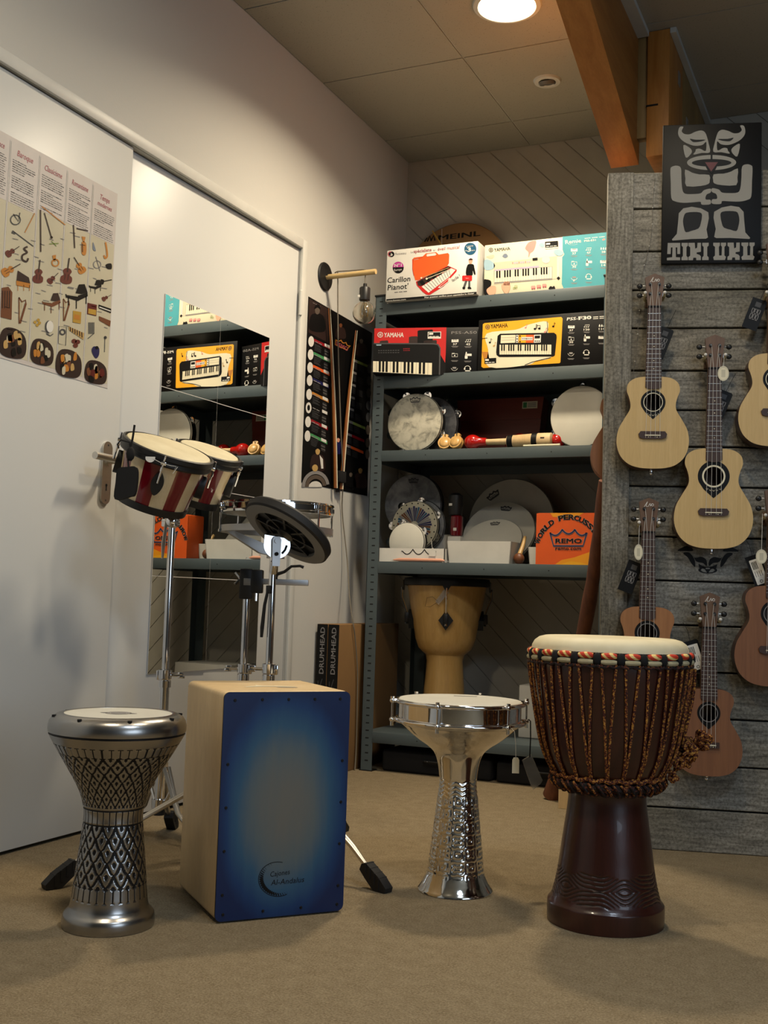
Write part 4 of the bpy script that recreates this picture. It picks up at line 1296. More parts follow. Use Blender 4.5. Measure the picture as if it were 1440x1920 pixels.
# black drumhead cartons stood on edge between wall and shelving
for k_, (xa, lb) in enumerate(((-2.058, 'black-edged drumhead carton standing against the wall'), (-2.008, 'black-edged drumhead carton with its brown face towards the shelving'))):
    mb = MB(); mb.rbox((0, 0, 0), (.047, .575, .578), 'cardboard', .002)
    T = frame((0, -.0003, 0), (1, 0, 0), (0, 0, 1), (0, -1, 0)); mb.prism([(.0005, .0005), (.0465, .0005), (.0465, .5775), (.0005, .5775)], 0, .0006, 'blackcard', T)
    i_ = Ink(mb, T @ Matrix.Translation((0, 0, .0006)))
    i_.text('DRUMHEAD', (.034, .385), (.034, .565), .020, 'midgrey', 1, .02); i_.line(crom([(.030, .285), (.020, .30), (.032, .315), (.022, .335), (.030, .365)], 4, False), .003, 'darkgrey', 1); i_.dashes((.012, .29), (.012, .36), .004, 'darkgrey', 1)
    o_ = mb.build('drumhead_carton', loc=(xa, 3.905, 0.0005)); tag(o_, lb, 'box', 'drumhead cartons by the wall')


# ================================================================== ON THE LEFT WALL
LW = lambda y, z, off=0.0: frame((WX + off, y, z), (0, 1, 0), (0, 0, 1), (1, 0, 0))
# eight square mirror tiles glued on the far door leaf
my = [2.846, 3.154, 3.470]; mz = [0.430, 0.734, 1.031, 1.327, 1.622]
rown = ['bottom row', 'second row from the bottom', 'third row from the bottom', 'top row']
for j in range(4):
    for i in range(2):
        w_ = my[i + 1] - my[i]
        mb = MB(); mb.box((0, .0012, mz[j] + .0012), (.003, w_ - .0012, mz[j + 1] - .0012), 'mirror')
        mb.box((-.0004, 0, mz[j]), (.0025, w_, mz[j + 1]), 'paper')
        q_ = Matrix.Translation((WX, D1, 0)) @ Matrix.Rotation(AJAR, 4, 'Z') @ Vector((-.0024, my[i] - D1, 0))
        o = mb.build('mirror_tile', loc=q_, rotz=AJAR - radians(.6))
        tag(o, 'mirror tile on the white door, %s, %s' % (rown[j], ('nearer the handle', 'nearer the shelving')[i]), 'mirror', 'mirror tiles on the door')

# ---- poster of instruments through the ages
mb = MB()
PY0, PY1, PZ0, PZ1 = 1.700, 2.573, 1.268, 1.847
T = LW(0, 0, -.0025)
mb.prism([(PY0, PZ0), (PY1, PZ0), (PY1, PZ1), (PY0, PZ1)], 0, .0006, 'parch2', T)
k = Ink(mb, T @ Matrix.Translation((0, 0, .0006)), homog([(69.4, 99), (815, 490), (745, 1840), (-8.7, 1622.8)], [(2.137, 1.847), (2.573, 1.847), (2.573, 1.268), (2.137, 1.268)]))
m = Ink(mb, k.T)
cwid = .1092
names = ['', '', '', 'Renaissance', 'Baroque', 'Classicisme', 'Romantisme', 'Temps']
rg = random.Random(11)
for c in range(8):
    xr = PY1 - .004 - cwid * (7 - c); xl = xr - cwid + .006
    if xl < PY0: xl = PY0 + .003
    m.rect(xl, PZ0 + .012, xr, PZ1 - .012, 'parch', 1)
    m.rect(xl, PZ1 - (.172 if c < 5 else .155), xr, PZ1 - .012, 'parch2', 2)
    m.rect(xl - .004, PZ0 + .01, xl - .002, PZ1 - .01, 'white', 3)
    w2 = min(.034, len(names[c]) * .0042)
    xm = (xl + xr) / 2
    if names[c]: m.text(names[c], (xm - w2, PZ1 - .042), (xm + w2, PZ1 - .042), .016, 'rose', 3, .01, .25)
    yb = PZ1 - .056
    if c == 7:
        m.text('modernes', (xm - .032, PZ1 - .062), (xm + .032, PZ1 - .062), .014, 'rose', 3, .01, .25); yb = PZ1 - .076
    y = yb
    for q in range(24):
        if y < PZ1 - (.166 if c < 5 else .150):
            break
        if q in (6, 13) and rg.random() < .8:
            y -= .007; continue
        L = (.92 if rg.random() < .85 else .5)
        xx = xl + .008
        while xx < xl + .008 + (xr - xl - .016) * L:
            ww = rg.uniform(.006, .014)
            m.rect(xx, y - .0022, min(xx + ww, xr - .006), y, 'midgrey' if rg.random() < .7 else 'darkgrey', 3)
            xx += ww + .0018
        y -= .0060


def pic_violin(cx, cy, s, ang, c='brown'):
    a = radians(-ang); R_ = lambda x, y: (cx + s * (x * cos(a) + y * sin(a)), cy + s * (x * sin(a) - y * cos(a)))
    k.blob([R_(*p) for p in [(0, -30), (26, -22), (28, 4), (15, 16), (22, 34), (10, 48), (-10, 48), (-22, 34), (-15, 16), (-28, 4), (-26, -22)]], c, 4, n=4)
    k.line([R_(0, 30), R_(0, 100)], 6 * s, 'dusk', 5); k.line([R_(-8, -10), R_(-8, 20)], 3 * s, 'dusk', 5); k.line([R_(8, -10), R_(8, 20)], 3 * s, 'dusk', 5)


def pic_piano(cx, cy, s, body, lid):
    R_ = lambda x, y: (cx + s * x, cy + s * y)
    k.poly([R_(-70, 0), R_(10, 10), R_(70, -10), R_(72, 14), R_(10, 44), R_(-66, 22)], body, 4)
    k.poly([R_(-5, -6), R_(15, -60), R_(52, -62), R_(70, -10), R_(30, 0)], lid, 5)
    for x, y in ((-50, 20), (0, 40), (62, 10)):
        k.line([R_(x, y), R_(x, y + 52)], 6 * s, body, 4)
    k.line([R_(-64, 4), R_(8, 14)], 5 * s, 'parch', 6)


def pic_harp(cx, cy, s):
    R_ = lambda x, y: (cx + s * x, cy + s * y)
    k.line([R_(-20, -90), R_(-18, 90)], 7 * s, 'brown', 4); k.line([R_(-20, -90), R_(0, -60), R_(26, -72), R_(28, -50)], 8 * s, 'brown', 4); k.line([R_(28, -50), R_(-12, 88)], 14 * s, 'brown', 4)
    for q in range(4):
        k.line([R_(-14 + 8 * q, -60), R_(-14 + 8 * q, 60 - 38 * q)], 1.5 * s, 'tan', 4)


ringpts = lambda cx, cy, r, n=14, q=1.0: [(cx + r * cos(2 * pi * i / n), cy + q * r * sin(2 * pi * i / n)) for i in range(n)]
k.line(ringpts(100, 680, 34), 7, 'darkgrey', 4, True); k.line([(85, 640), (120, 690), (130, 630)], 7, 'darkgrey', 4)
k.line([(233, 632), (165, 768)], 6, 'ochre', 4); k.line([(80, 755), (225, 862)], 6, 'darkgrey', 4); k.line([(75, 765), (100, 775)], 14, 'darkgrey', 4)
pic_violin(58, 912, .85, -55, 'oxblood'); pic_violin(40, 1040, 1.1, -60, 'ochre')
k.line(crom([(185, 865), (160, 880), (182, 905), (150, 925), (150, 955), (178, 968), (190, 945)], 4, False), 13, 'dusk', 4)
k.poly([(118, 1030), (195, 1078), (205, 1120), (110, 1100)], 'dusk', 4); k.poly([(108, 1100), (205, 1118), (203, 1150), (110, 1132)], 'ochre', 4)
for x in (120, 160, 200):
    k.line([(x, 1130), (x, 1170)], 4, 'ochre', 4)
k.poly([(8, 1150), (55, 1142), (82, 1180), (78, 1368), (2, 1350)], 'brown', 4)
for q in range(4):
    k.line([(15 + 16 * q, 1170), (14 + 16 * q, 1290)], 6, 'dusk', 5)
pic_harp(148, 1305, 1.0)
k.line([(273, 608), (276, 900)], 10, 'dusk', 4); k.line([(300, 630), (350, 800)], 8, 'dusk', 4); k.disc(351, 800, 9, 'dusk', 4); k.line([(282, 585), (446, 712)], 7, 'ochre', 4)
k.line([(335, 845), (400, 840)], 6, 'lime', 4); k.line([(350, 825), (385, 860)], 5, 'lime', 4)
k.line(ringpts(378, 975, 24), 9, 'ochre', 4, True); k.poly([(356, 925), (382, 920), (380, 965), (366, 965)], 'ochre', 4)
pic_violin(258, 1080, 1.25, -6, 'oxblood'); pic_violin(345, 1098, .75, -45, 'oxblood'); pic_piano(350, 1240, .9, 'brown', 'dusk')
for x, y in ((240, 1385), (262, 1370), (255, 1405), (270, 1390)):
    k.disc(x, y, 11, 'gold', 4, n=10)
k.disc(342, 1415, 24, 'white', 5, 40); k.disc(330, 1418, 22, 'darkgrey', 4, 42); k.line([(318, 1465), (345, 1478), (365, 1465)], 6, 'darkgrey', 4)
k.line([(503, 710), (512, 872)], 9, 'dusk', 4); k.line([(525, 735), (605, 752)], 9, 'dusk', 4); k.poly([(560, 790), (588, 795), (580, 830), (570, 830)], 'ochre', 4); k.blob([(562, 830), (592, 840), (590, 915), (562, 910)], 'ochre', 4); k.line([(565, 840), (566, 900)], 6, 'dusk', 5)
pic_violin(455, 1080, 1.4, -8, 'oxblood'); pic_violin(560, 1020, 1.0, 32, 'ochre'); pic_piano(525, 1190, 1.1, 'blackcard', 'blackcard'); pic_harp(452, 1300, .85)
k.poly([(502, 1305), (560, 1315), (556, 1395), (500, 1385)], 'gold', 4); k.poly([(510, 1330), (550, 1338), (548, 1370), (508, 1362)], 'ochre', 5)
k.line([(405, 1412), (458, 1418), (452, 1545), (400, 1530)], 4, 'darkgrey', 4, True); k.ring(430, 1452, 12, 22, 'darkgrey', 4)
k.poly([(470, 1412), (580, 1460), (575, 1505), (475, 1440)], 'tan', 4)
for q in range(6):
    k.line([(482 + 16 * q, 1418 + 7 * q), (484 + 16 * q, 1445 + 9 * q)], 7, 'dusk', 5)
for x, y in ((510, 1515), (535, 1520), (520, 1545)):
    k.disc(x, y, 18, 'oxblood', 4, 16, 12)
k.blob([(640, 830), (652, 860), (660, 890), (640, 880)], 'greyblue', 4); k.line(crom([(728, 830), (735, 870), (740, 925), (725, 940), (718, 920)], 4, False), 12, 'ochre', 4)
k.line(ringpts(670, 985, 26), 6, 'midgrey', 4, True); k.line([(660, 930), (690, 1030)], 5, 'midgrey', 4); k.blob([(730, 985), (768, 978), (770, 1015), (738, 1012)], 'blackcard', 4)
pic_piano(655, 1130, .62, 'blackcard', 'blackcard'); k.line([(772, 1090), (715, 1102)], 6, 'blackcard', 4); k.blob([(695, 1088), (718, 1095), (712, 1122), (694, 1118)], 'blackcard', 4); pic_violin(720, 1222, .55, -60, 'oxblood')
k.poly([(602, 1250), (668, 1265), (664, 1342), (600, 1328)], 'darkred', 4); k.poly([(608, 1290), (662, 1300), (660, 1336), (606, 1324)], 'gold', 5)
k.poly([(680, 1262), (768, 1292), (766, 1322), (680, 1288)], 'blackcard', 4); k.line([(684, 1280), (764, 1308)], 7, 'white', 5); k.poly([(682, 1342), (765, 1375), (760, 1415), (684, 1372)], 'brown', 4)
for q in range(5):
    k.line([(612 + 9 * q, 1385), (612 + 9 * q, 1465)], 5, 'darkgrey', 4)
k.line([(605, 1498), (650, 1460)], 5, 'darkgrey', 4); k.line([(725, 1480), (722, 1590)], 4, 'darkgrey', 4); k.disc(728, 1490, 11, 'darkgrey', 4, n=8)
k.blob([(632, 1580), (645, 1552), (682, 1560), (684, 1605), (668, 1632), (650, 1622)], 'navy', 4); k.disc(668, 1560, 12, 'blackcard', 5, n=8)
# the columns further left, outside the picture, carry the same kind of drawings
inv = homog([(2.137, 1.847), (2.573, 1.847), (2.573, 1.268), (2.137, 1.268)], [(69.4, 99), (815, 490), (745, 1840), (-8.7, 1622.8)])
for c in range(4):
    xm = PY1 - .004 - cwid * (7 - c) - cwid / 2
    pic_violin(*inv(xm - .02, 1.62), .9, -30 + 20 * c, 'ochre'); pic_harp(*inv(xm + .02, 1.54), .8); pic_violin(*inv(xm + .015, 1.63), .7, 25, 'oxblood'); pic_piano(*inv(xm - .01, 1.46), .7, 'brown', 'dusk')
    k.line([inv(xm - .035, 1.50), inv(xm - .02, 1.58)], 7, 'dusk', 4); k.line(ringpts(*inv(xm + .02, 1.42), 24), 8, 'ochre', 4, True)
    k.blob([inv(xm + a, 1.325 + b) for a, b in ((-.036, -.02), (-.03, .03), (.01, .036), (.036, .025), (.036, -.03), (-.02, -.036))], 'dusk', 4, n=4)
    for q in range(4):
        k.disc(*inv(xm - .02 + .013 * q, 1.32 + .01 * (q % 2)), 16, ('tan', 'brown', 'ochre', 'parch')[q], 5, 24, 10)
# small captions under the pictures
for q in range(46):
    x, y = rg.uniform(30, 730), rg.uniform(720, 1480)
    k.line([(x, y), (x + rg.uniform(24, 44), y + rg.uniform(6, 11))], 4, 'midgrey', 4)
# four old-painting thumbnails, as generic dark scenes
for (cx, cy, w, h) in ((86, 1528, 92, 106), (288, 1590, 78, 92), (472, 1668, 88, 98), (660, 1728, 76, 82)):
    k.blob([(cx - w * .92, cy - h * .55), (cx - w * .5, cy - h), (cx + w * .4, cy - h * .86), (cx + w * .96, cy - h * .3), (cx + w, cy + h * .6), (cx + w * .6, cy + h), (cx - w * .5, cy + h * .86), (cx - w, cy + h * .4)], 'dusk', 4, n=4)
    for q in range(11):
        x, y = cx + rg.uniform(-.65, .6) * w, cy + rg.uniform(-.55, .6) * h
        k.blob([(x - rg.uniform(5, 16), y - 18), (x + 10, y - rg.uniform(14, 30)), (x + rg.uniform(8, 20), y + 20), (x - 10, y + 26)], rg.choice(['brown', 'ochre', 'tan', 'blackcard', 'blackcard', 'darkred', 'parch']), 5 + q % 3, n=3)
tag(mb.build('instrument_poster'), 'cream poster of musical instruments in columns pinned to the white door', 'poster')

# ---- black drumhead poster
mb = MB()
T = LW(0, 0, .0012)
mb.prism([(3.749, 1.121), (4.341, 1.125), (4.336, 1.840), (3.749, 1.849)], 0, .0006, 'blackcard', T)
k = Ink(mb, T @ Matrix.Translation((0, 0, .0006)), homog([(150, 345), (628, 620), (590, 1840), (110, 1740)], [(3.749, 1.849), (4.336, 1.840), (4.341, 1.125), (3.749, 1.121)]), True)
bars = [('crimson', 690), ('green', 790), ('orange', 888), ('navy', 985), ('ochre', 1090), ('blackcard', 1190), ('crimson', 1295), ('green', 1400)]
for q, (c, y) in enumerate(bars):
    x = 171 - q * 3
    k.disc(x, y, 21, 'paper', 2, 41)
    if q == 5:
        k.disc(x, y, 10, 'blackcard', 3, 22)
    k.poly([(x + 22, y - 22), (x + 145, y + 38), (x + 145, y + 62), (x + 22, y)], c, 1); k.poly([(x + 100, y + 12), (x + 138, y + 30), (x + 138, y + 52), (x + 100, y + 34)], 'paper', 2)
    k.dashes((x + 28, y - 2), (x + 84, y + 26), 10, 'midgrey', 2, 2)
    for r in range(5):
        k.line([(x + 26, y + 18 + 11 * r), (x + rg.uniform(64, 84), y + 38 + 11 * r)], 3.5, 'darkgrey', 1); k.line([(x + 100, y + 58 + 11 * r), (x + 130, y + 72 + 11 * r)], 3.5, 'midgrey' if r % 2 else 'darkgrey', 1)
rb = [('lime', 815), ('blackcard', 905), ('blackcard', 998), ('blackcard', 1092), ('blackcard', 1180), ('lime', 1275), ('crimson', 1370), ('orange', 1455)]
for q, (c, y) in enumerate(rb):
    x = 480 - 7 * q
    k.poly([(x, y), (x + 130, y + 56), (x + 130, y + 76), (x, y + 20)], c, 1); k.poly([(x - 4, y + 2), (x + 38, y + 18), (x + 38, y + 36), (x - 4, y + 20)], 'midgrey', 2)
    k.disc(604 - q * 2, y + 78, 16, 'warmgrey' if q > 4 else 'darkgrey', 2, 36)
    for r in range(5):
        k.line([(x, y + 30 + 10 * r), (x + 36, y + 46 + 10 * r)], 3.5, 'darkgrey', 1); k.line([(x + 48, y + 52 + 10 * r), (x + 88, y + 68 + 10 * r)], 3, 'darkgrey', 1)
k.crown(402, 708, 118, 'ochre', 3, 7, dx=(cos(.42), sin(.42)))
k.text('REMO', (358, 722), (444, 762), 34, 'rose', 3, .02, up=(0, -1))
# dim portraits
def figure(x, y, s, body, face, lay=2):
    k.blob([(x - 45 * s, y + 120 * s), (x - 40 * s, y + 40 * s), (x - 16 * s, y + 20 * s), (x + 18 * s, y + 22 * s), (x + 42 * s, y + 50 * s), (x + 44 * s, y + 130 * s)], body, lay, n=4)
    k.disc(x, y, 15 * s, face, lay + 1, 26 * s); k.blob([(x - 18 * s, y - 6 * s), (x - 10 * s, y - 32 * s), (x + 12 * s, y - 30 * s), (x + 17 * s, y - 4 * s), (x, y - 16 * s)], 'blackcard', lay + 2, n=4)
k.poly([(152, 360), (300, 440), (300, 700), (150, 620)], 'dusk', 1)
figure(215, 450, 1.25, 'blackcard', 'warmgrey'); figure(225, 1510, 1.1, 'dusk', 'tan'); k.poly([(238, 1540), (262, 1570), (266, 1640), (250, 1640)], 'paper', 5); k.disc(205, 1635, 22, 'tan', 5, 26, 10); figure(375, 1425, .8, 'navy', 'skin'); figure(538, 1650, 1.0, 'dusk', 'tan'); figure(390, 560, .8, 'dusk', 'brown'); figure(545, 680, .9, 'dusk', 'warmgrey'); figure(468, 1680, .8, 'blackcard', 'warmgrey')
k.ring(212, 1770, 78, 100, 'midgrey', 3, 24, 178, 352, 1.15); k.ring(212, 1770, 50, 76, 'warmgrey', 3, 24, 178, 356, 1.1); k.ring(210, 1775, 0.1, 48, 'paper', 3, 24, 180, 358, .9)
k.dashes((180, 392), (240, 422), 5, 'midgrey', 2); k.dashes((440, 1770), (490, 1790), 5, 'midgrey', 2)
tag(mb.build('drumhead_poster'), 'glossy black poster with rows of white drumheads on the wall beside the shelving', 'poster')

# ---- two slender sticks held in a V by a black strap before the poster
t = thing('stick_pair', 'two slim amber wooden sticks fanned in a V before the black poster', 'sticks', (WX + .016, 4.02, 1.122))
for y0, z0, y1, z1 in ((-.140, .712, -.024, .002), (.112, .680, .026, .002)):
    mb = MB()
    P = [(0.006, y0 + (y1 - y0) * (u + .10 * sin(pi * u)), z0 + (z1 - z0) * u) for u in [q / 14 for q in range(15)]]
    mb.tube(P, [.0018 + .0052 * min(1, q / 8) for q in range(15)], 'bamboo', 10)
    s_ = mb.build('stick', t)
    mb = MB(); mb.tube([(p[0] + .006, p[1] + .003, p[2]) for p in P], [.0008 + .0024 * min(1, q / 8) for q in range(15)], 'cream', 8); mb.build('pale_edge', s_)
mb = MB(); mb.rbox((-.010, -.008, .028), (.022, .042, .075), 'blackmatte', .004); mb.box((-.008, .008, -.01), (.0, .026, .03), 'blackmatte'); mb.build('strap', t)

# ---- wall lamp: black plate, beech rod, bare bulb on its flex
t = thing('wall_lamp', 'wall lamp with black round plate, pale wooden rod and bare glass bulb', 'lamp', (WX, 3.876, 1.963))
mb = MB(); mb.lathe([(.057, 0), (.0575, .004), (.054, .009), (.010, .012), (.010, .020), (1e-6, .020)], 'black', 40, T=Matrix.Rotation(radians(90), 4, 'Y'), cap=False); mb.build('wall_plate', t)
mb = MB(); mb.tube([(.012, 0, -.003), (.228, 0, .000)], .0105, 'rod', 20); mb.build('rod', t)
mb = MB(); mb.tube([(.185, 0, .008), (.182, 0, -.02), (.183, 0, -.055)], .0022, 'cable', 8)
mb.tube([(.045, 0.004, .013), (.060, .0, .016), (.110, 0, .014), (.170, 0, .013), (.185, 0, .010)], .0026, 'cable', 8); mb.build('flex', t)
mb = MB(); mb.lathe([(1e-6, -.112), (.021, -.112), (.0215, -.108), (.0215, -.064), (.019, -.060), (.008, -.058), (.0075, -.045), (1e-6, -.045)], 'black', 28, T=Matrix.Translation((.183, 0, 0)), cap=False)
mb.rbox((.1625, -.0218, -.104), (.172, -.0195, -.094), 'white', .0005); mb.build('socket', t)
Tb = Matrix.Translation((.183, 0, -.161))
mb = MB(); rB = .046
outer = [(1e-6, -rB)] + [(rB * sin(radians(a)), -rB * cos(radians(a))) for a in range(12, 150, 9)] + [(.019, .043), (.0175, .050)]
inner = [(max(1e-6, r - .0012), z * .975 if z < 0 else z) for r, z in outer[::-1]]
mb.lathe(outer + inner, 'glass', 32, T=Tb, cap=False); mb.build('bulb', t, recalc=True)
mb = MB()
for q in range(6):
    a = 2 * pi * q / 6
    mb.tube([(.183 + .005 * cos(a), .005 * sin(a), -.120), (.183 + .018 * cos(a), .018 * sin(a), -.150), (.183 + .014 * cos(a + .3), .014 * sin(a + .3), -.178)], .0007, 'gold', 5)
mb.cyl((.183, 0, -.112), (.183, 0, -.150), .004, 'glass', 10); mb.build('filament', t)
# the lamp's mains cable dropping to the floor
P = [(WX + .060, 3.874, 1.976), (WX + .060, 3.878, 1.955), (WX + .058, 3.905, 1.70), (WX + .050, 3.965, 1.40), (WX + .030, 4.045, 1.17), (WX + .010, 4.09, 1.035), (WX + .035, 4.100, .84), (WX + .085, 4.035, .68), (WX + .116, 4.010, .585), (WX + .118, 4.030, .52), (WX + .1185, 4.060, .39), (WX + .1185, 4.068, .24), (WX + .1185, 4.072, .09), (WX + .122, 4.060, .0045)]
mb = MB(); mb.tube(crom([tuple(p) for p in P], 5, False), .0026, 'cable', 8)
tag(mb.build('lamp_cable'), 'thin grey cable hanging from the wall lamp over the black poster', 'cable')

# ================================================================== DISPLAY STAND WITH THE UKULELES
TH = radians(15.75)
U_ = Vector((cos(TH), sin(TH), 0)); N_ = Vector((sin(TH), -cos(TH), 0))
DK = lambda u, z, off=0.0: frame(U_ * u + N_ * (-3.3223 + off) + Vector((0, 0, z)), U_, (0, 0, 1), N_)
t = thing('display_stand', 'tall display stand clad in weathered grey planks, hung with ukuleles', 'display', mat4=DK(0, 0))
gaps = [0.0, .119, .242, .375, .506, .638, .765, .892, 1.039, 1.156, 1.264, 1.381, 1.508, 1.623, 1.740, 1.870, 1.983]
mb = MB()
for k_ in range(len(gaps) - 1):
    mb.rbox((.150, gaps[k_] + (.0025 if k_ else 0.001), -.018), (1.55, gaps[k_ + 1] - .0025, 0), 'planks', .002, 1)
mb.build('planking', t)
mb = MB(); mb.box((.150, .001, -.024), (1.55, 1.981, -.018), 'gap'); mb.box((.150, .001, -.045), (.20, 1.978, -.024), 'gap'); mb.box((1.50, .001, -.045), (1.55, 1.978, -.024), 'gap'); mb.box((.20, 1.935, -.045), (1.50, 1.978, -.024), 'gap'); mb.build('carcass', t)
mb = MB(); mb.rbox((.131, .001, -.045), (.207, 1.978, .014), 'plankv', .003, 2); mb.build('upright', t)
mb = MB()
K = Ink(mb, Matrix.Translation((0, 0, .0003)), homog([(1280, 1035), (1378, 1035), (1378, 1078), (1280, 1078)], [(.362, .849), (.507, .851), (.507, .788), (.362, .786)]), True)
for sgn in (1, -1):
    X_ = lambda x: x if sgn == 1 else 2656 - x
    K.blob([(X_(x), y) for x, y in [(1281, 1037), (1292, 1036), (1302, 1048), (1304, 1064), (1296, 1056), (1290, 1046)]], 'blackcard', 1, n=4)
    K.blob([(X_(x), y) for x, y in [(1300, 1040), (1304, 1046), (1316, 1044), (1325, 1050), (1326, 1062), (1318, 1056), (1306, 1053)]], 'blackcard', 1, n=4)
    K.poly([(X_(x), y) for x, y in [(1310, 1058), (1324, 1064), (1324, 1068), (1312, 1066)]], 'blackcard', 1)
    K.blob([(X_(x), y) for x, y in [(1270, 1032), (1290, 1022), (1300, 1032), (1284, 1033)]], 'blackcard', 1, n=4)
K.ring(1328, 1070, 13, 18, 'blackcard', 1, ratio=.36); K.poly([(1322, 1068), (1334, 1068), (1328, 1077)], 'blackcard', 1)
mb.build('painted_mask', t)

# ---- black sign with the carved grey figure
mb = MB(); w_, h_ = .2825, .4215
mb.rbox((0, 0, -.014), (w_, h_, 0), 'blackcard', .003)
k = Ink(mb, Matrix.Translation((0, 0, .0002)), homog([(18, 48), (1322, 10), (1325, 1885), (0, 1895)], [(0, h_), (w_, h_), (w_, 0), (0, 0)]), True)
M['signgrey'] = plain('sign_grey_paint', S(150, 148, 142), 0.7)
SH = {
    'brow': [(235, 78), (215, 150), (235, 215), (300, 275), (400, 318), (470, 326), (540, 312), (580, 275), (590, 300), (585, 385), (560, 392), (525, 372), (490, 362), (452, 372), (445, 400), (420, 442), (530, 420), (636, 412), (620, 300), (600, 220), (572, 150), (520, 122), (440, 140), (370, 172), (300, 168), (262, 130), (285, 74)],
    'cheek': [(285, 318), (360, 345), (398, 390), (380, 440), (318, 480)],
    'jaw': [(310, 640), (400, 680), (500, 705), (630, 712), (636, 790), (620, 832), (520, 858), (330, 862), (315, 760)],
    'arm': [(116, 640), (140, 600), (200, 588), (255, 620), (262, 760), (275, 900), (310, 960), (420, 966), (520, 955), (560, 915), (650, 895), (650, 945), (600, 970), (582, 1010), (590, 1040), (648, 1045), (648, 1100), (560, 1110), (525, 1100), (515, 1070), (430, 1075), (290, 1082), (180, 1062), (130, 1015), (122, 820)],
    'leg': [(140, 1570), (205, 1495), (220, 1350), (230, 1220), (290, 1155), (400, 1135), (520, 1155), (620, 1210), (628, 1290), (598, 1440), (618, 1545), (590, 1562), (400, 1565), (150, 1585)],
}
for sgn in (1, -1):
    f = (lambda p: p) if sgn == 1 else (lambda p: (1318 - p[0], p[1] - (p[0] - 659) * -.02 - 6))
    mp = lambda L: [f(p) for p in L]
    k.blob(mp(SH['brow']), 'signgrey', 1, n=3)
    k.blob(mp([(372, 232), (450, 245), (575, 245), (520, 268), (430, 278), (395, 262)]), 'blackcard', 2, n=3)
    k.blob(mp(SH['cheek']), 'signgrey', 1, n=3)
    k.blob(mp(SH['jaw']), 'signgrey', 1, n=2); k.blob(mp(SH['arm']), 'signgrey', 1, n=3)
    k.poly(mp(SH['leg']), 'signgrey', 1)
    k.blob(mp([(300, 1250), (330, 1215), (420, 1205), (510, 1212), (538, 1250), (520, 1360), (490, 1425), (400, 1455), (325, 1475), (300, 1420), (285, 1330)]), 'blackcard', 2, n=2)
k.ring(660, 548, 0.1, 325, 'signgrey', 1, 40, ratio=.31); k.disc(660, 552, 262, 'blackcard', 2, 50)
k.rect(646, 440, 670, 510, 'blackcard', 3); k.poly([(545, 535), (762, 535), (712, 640), (660, 695), (602, 640)], 'blackcard', 3); k.poly([(572, 545), (744, 545), (655, 668)], 'darkred', 4)
def slab(x0, x1, polys):
    for P in polys:
        k.poly([(x0 + (x1 - x0) * a, 1848 - 232 * b) for a, b in P], 'signgrey', 1)
slab(75, 250, [[(0, 0), (1, 0), (1, .16), (.68, .18), (.66, .74), (.78, .74), (.78, .36), (1, .36), (1, 1), (.06, 1), (.02, .36), (.28, .36), (.30, .74), (.42, .74), (.40, .18), (0, .14)]])
I_ = [(0, 0), (1, 0), (1, .16), (.78, .24), (.78, .76), (1, .84), (1, 1), (0, 1), (0, .84), (.22, .76), (.22, .24), (0, .16)]
slab(268, 352, [I_]); slab(542, 628, [I_])
K_ = [(0, 0), (.36, 0), (.40, .14), (.62, .14), (.64, 0), (1, 0), (1, .22), (.90, .30), (.66, .36), (.66, .44), (1, .48), (1, 1), (.72, 1), (.70, .72), (.54, .66), (.50, 1), (0, 1), (0, .82), (.14, .74), (.14, .26), (0, .18)]
slab(360, 525, [K_]); slab(878, 1040, [K_])
V_ = [(.06, 0), (.92, 0), (1, .18), (.88, .26), (.88, .76), (1, .84), (1, 1), (.60, 1), (.60, .84), (.68, .76), (.66, .26), (.46, .26), (.44, .76), (.52, .84), (.52, 1), (0, 1), (0, .84), (.14, .76), (.14, .26), (.0, .16)]
slab(688, 858, [V_]); slab(1062, 1238, [V_])
o = mb.build('display_sign', mat4=DK(.2885, 1.695, .022)); tag(o, 'black sign with a grey carved figure on top of the plank display', 'sign')

# ---- fairy-light wire
fl = [(.2685, 1.9654), (.2633, 1.8941), (.2624, 1.8488), (.2601, 1.7891), (.2472, 1.72), (.2356, 1.672), (.2306, 1.5919), (.2269, 1.5279), (.222, 1.4483), (.214, 1.3689), (.2105, 1.3135)]
t = thing('fairy_lights', 'thin wire of tiny fairy lights trailing down beside the first ukulele', 'lights', mat4=DK(0, 0, .004))
P = crom([(u, z, .002 + .002 * (i % 2)) for i, (u, z) in enumerate(fl)], 4, False)
mb = MB(); mb.tube(P, .0005, 'wire', 5); mb.build('wire', t)
for q in range(2, len(P), 4):
    mb = MB(); mb.ball(P[q], .0018, 'bead', 8, 6); mb.build('led', t)


# ---- ukuleles
UK = [(0, 0), (.035, .002), (.066, .012), (.090, .036), (.101, .072), (.097, .110), (.081, .142), (.066, .168), (.0635, .186), (.068, .206), (.0745, .226), (.070, .247), (.052, .261), (.026, .266), (0, .266)]


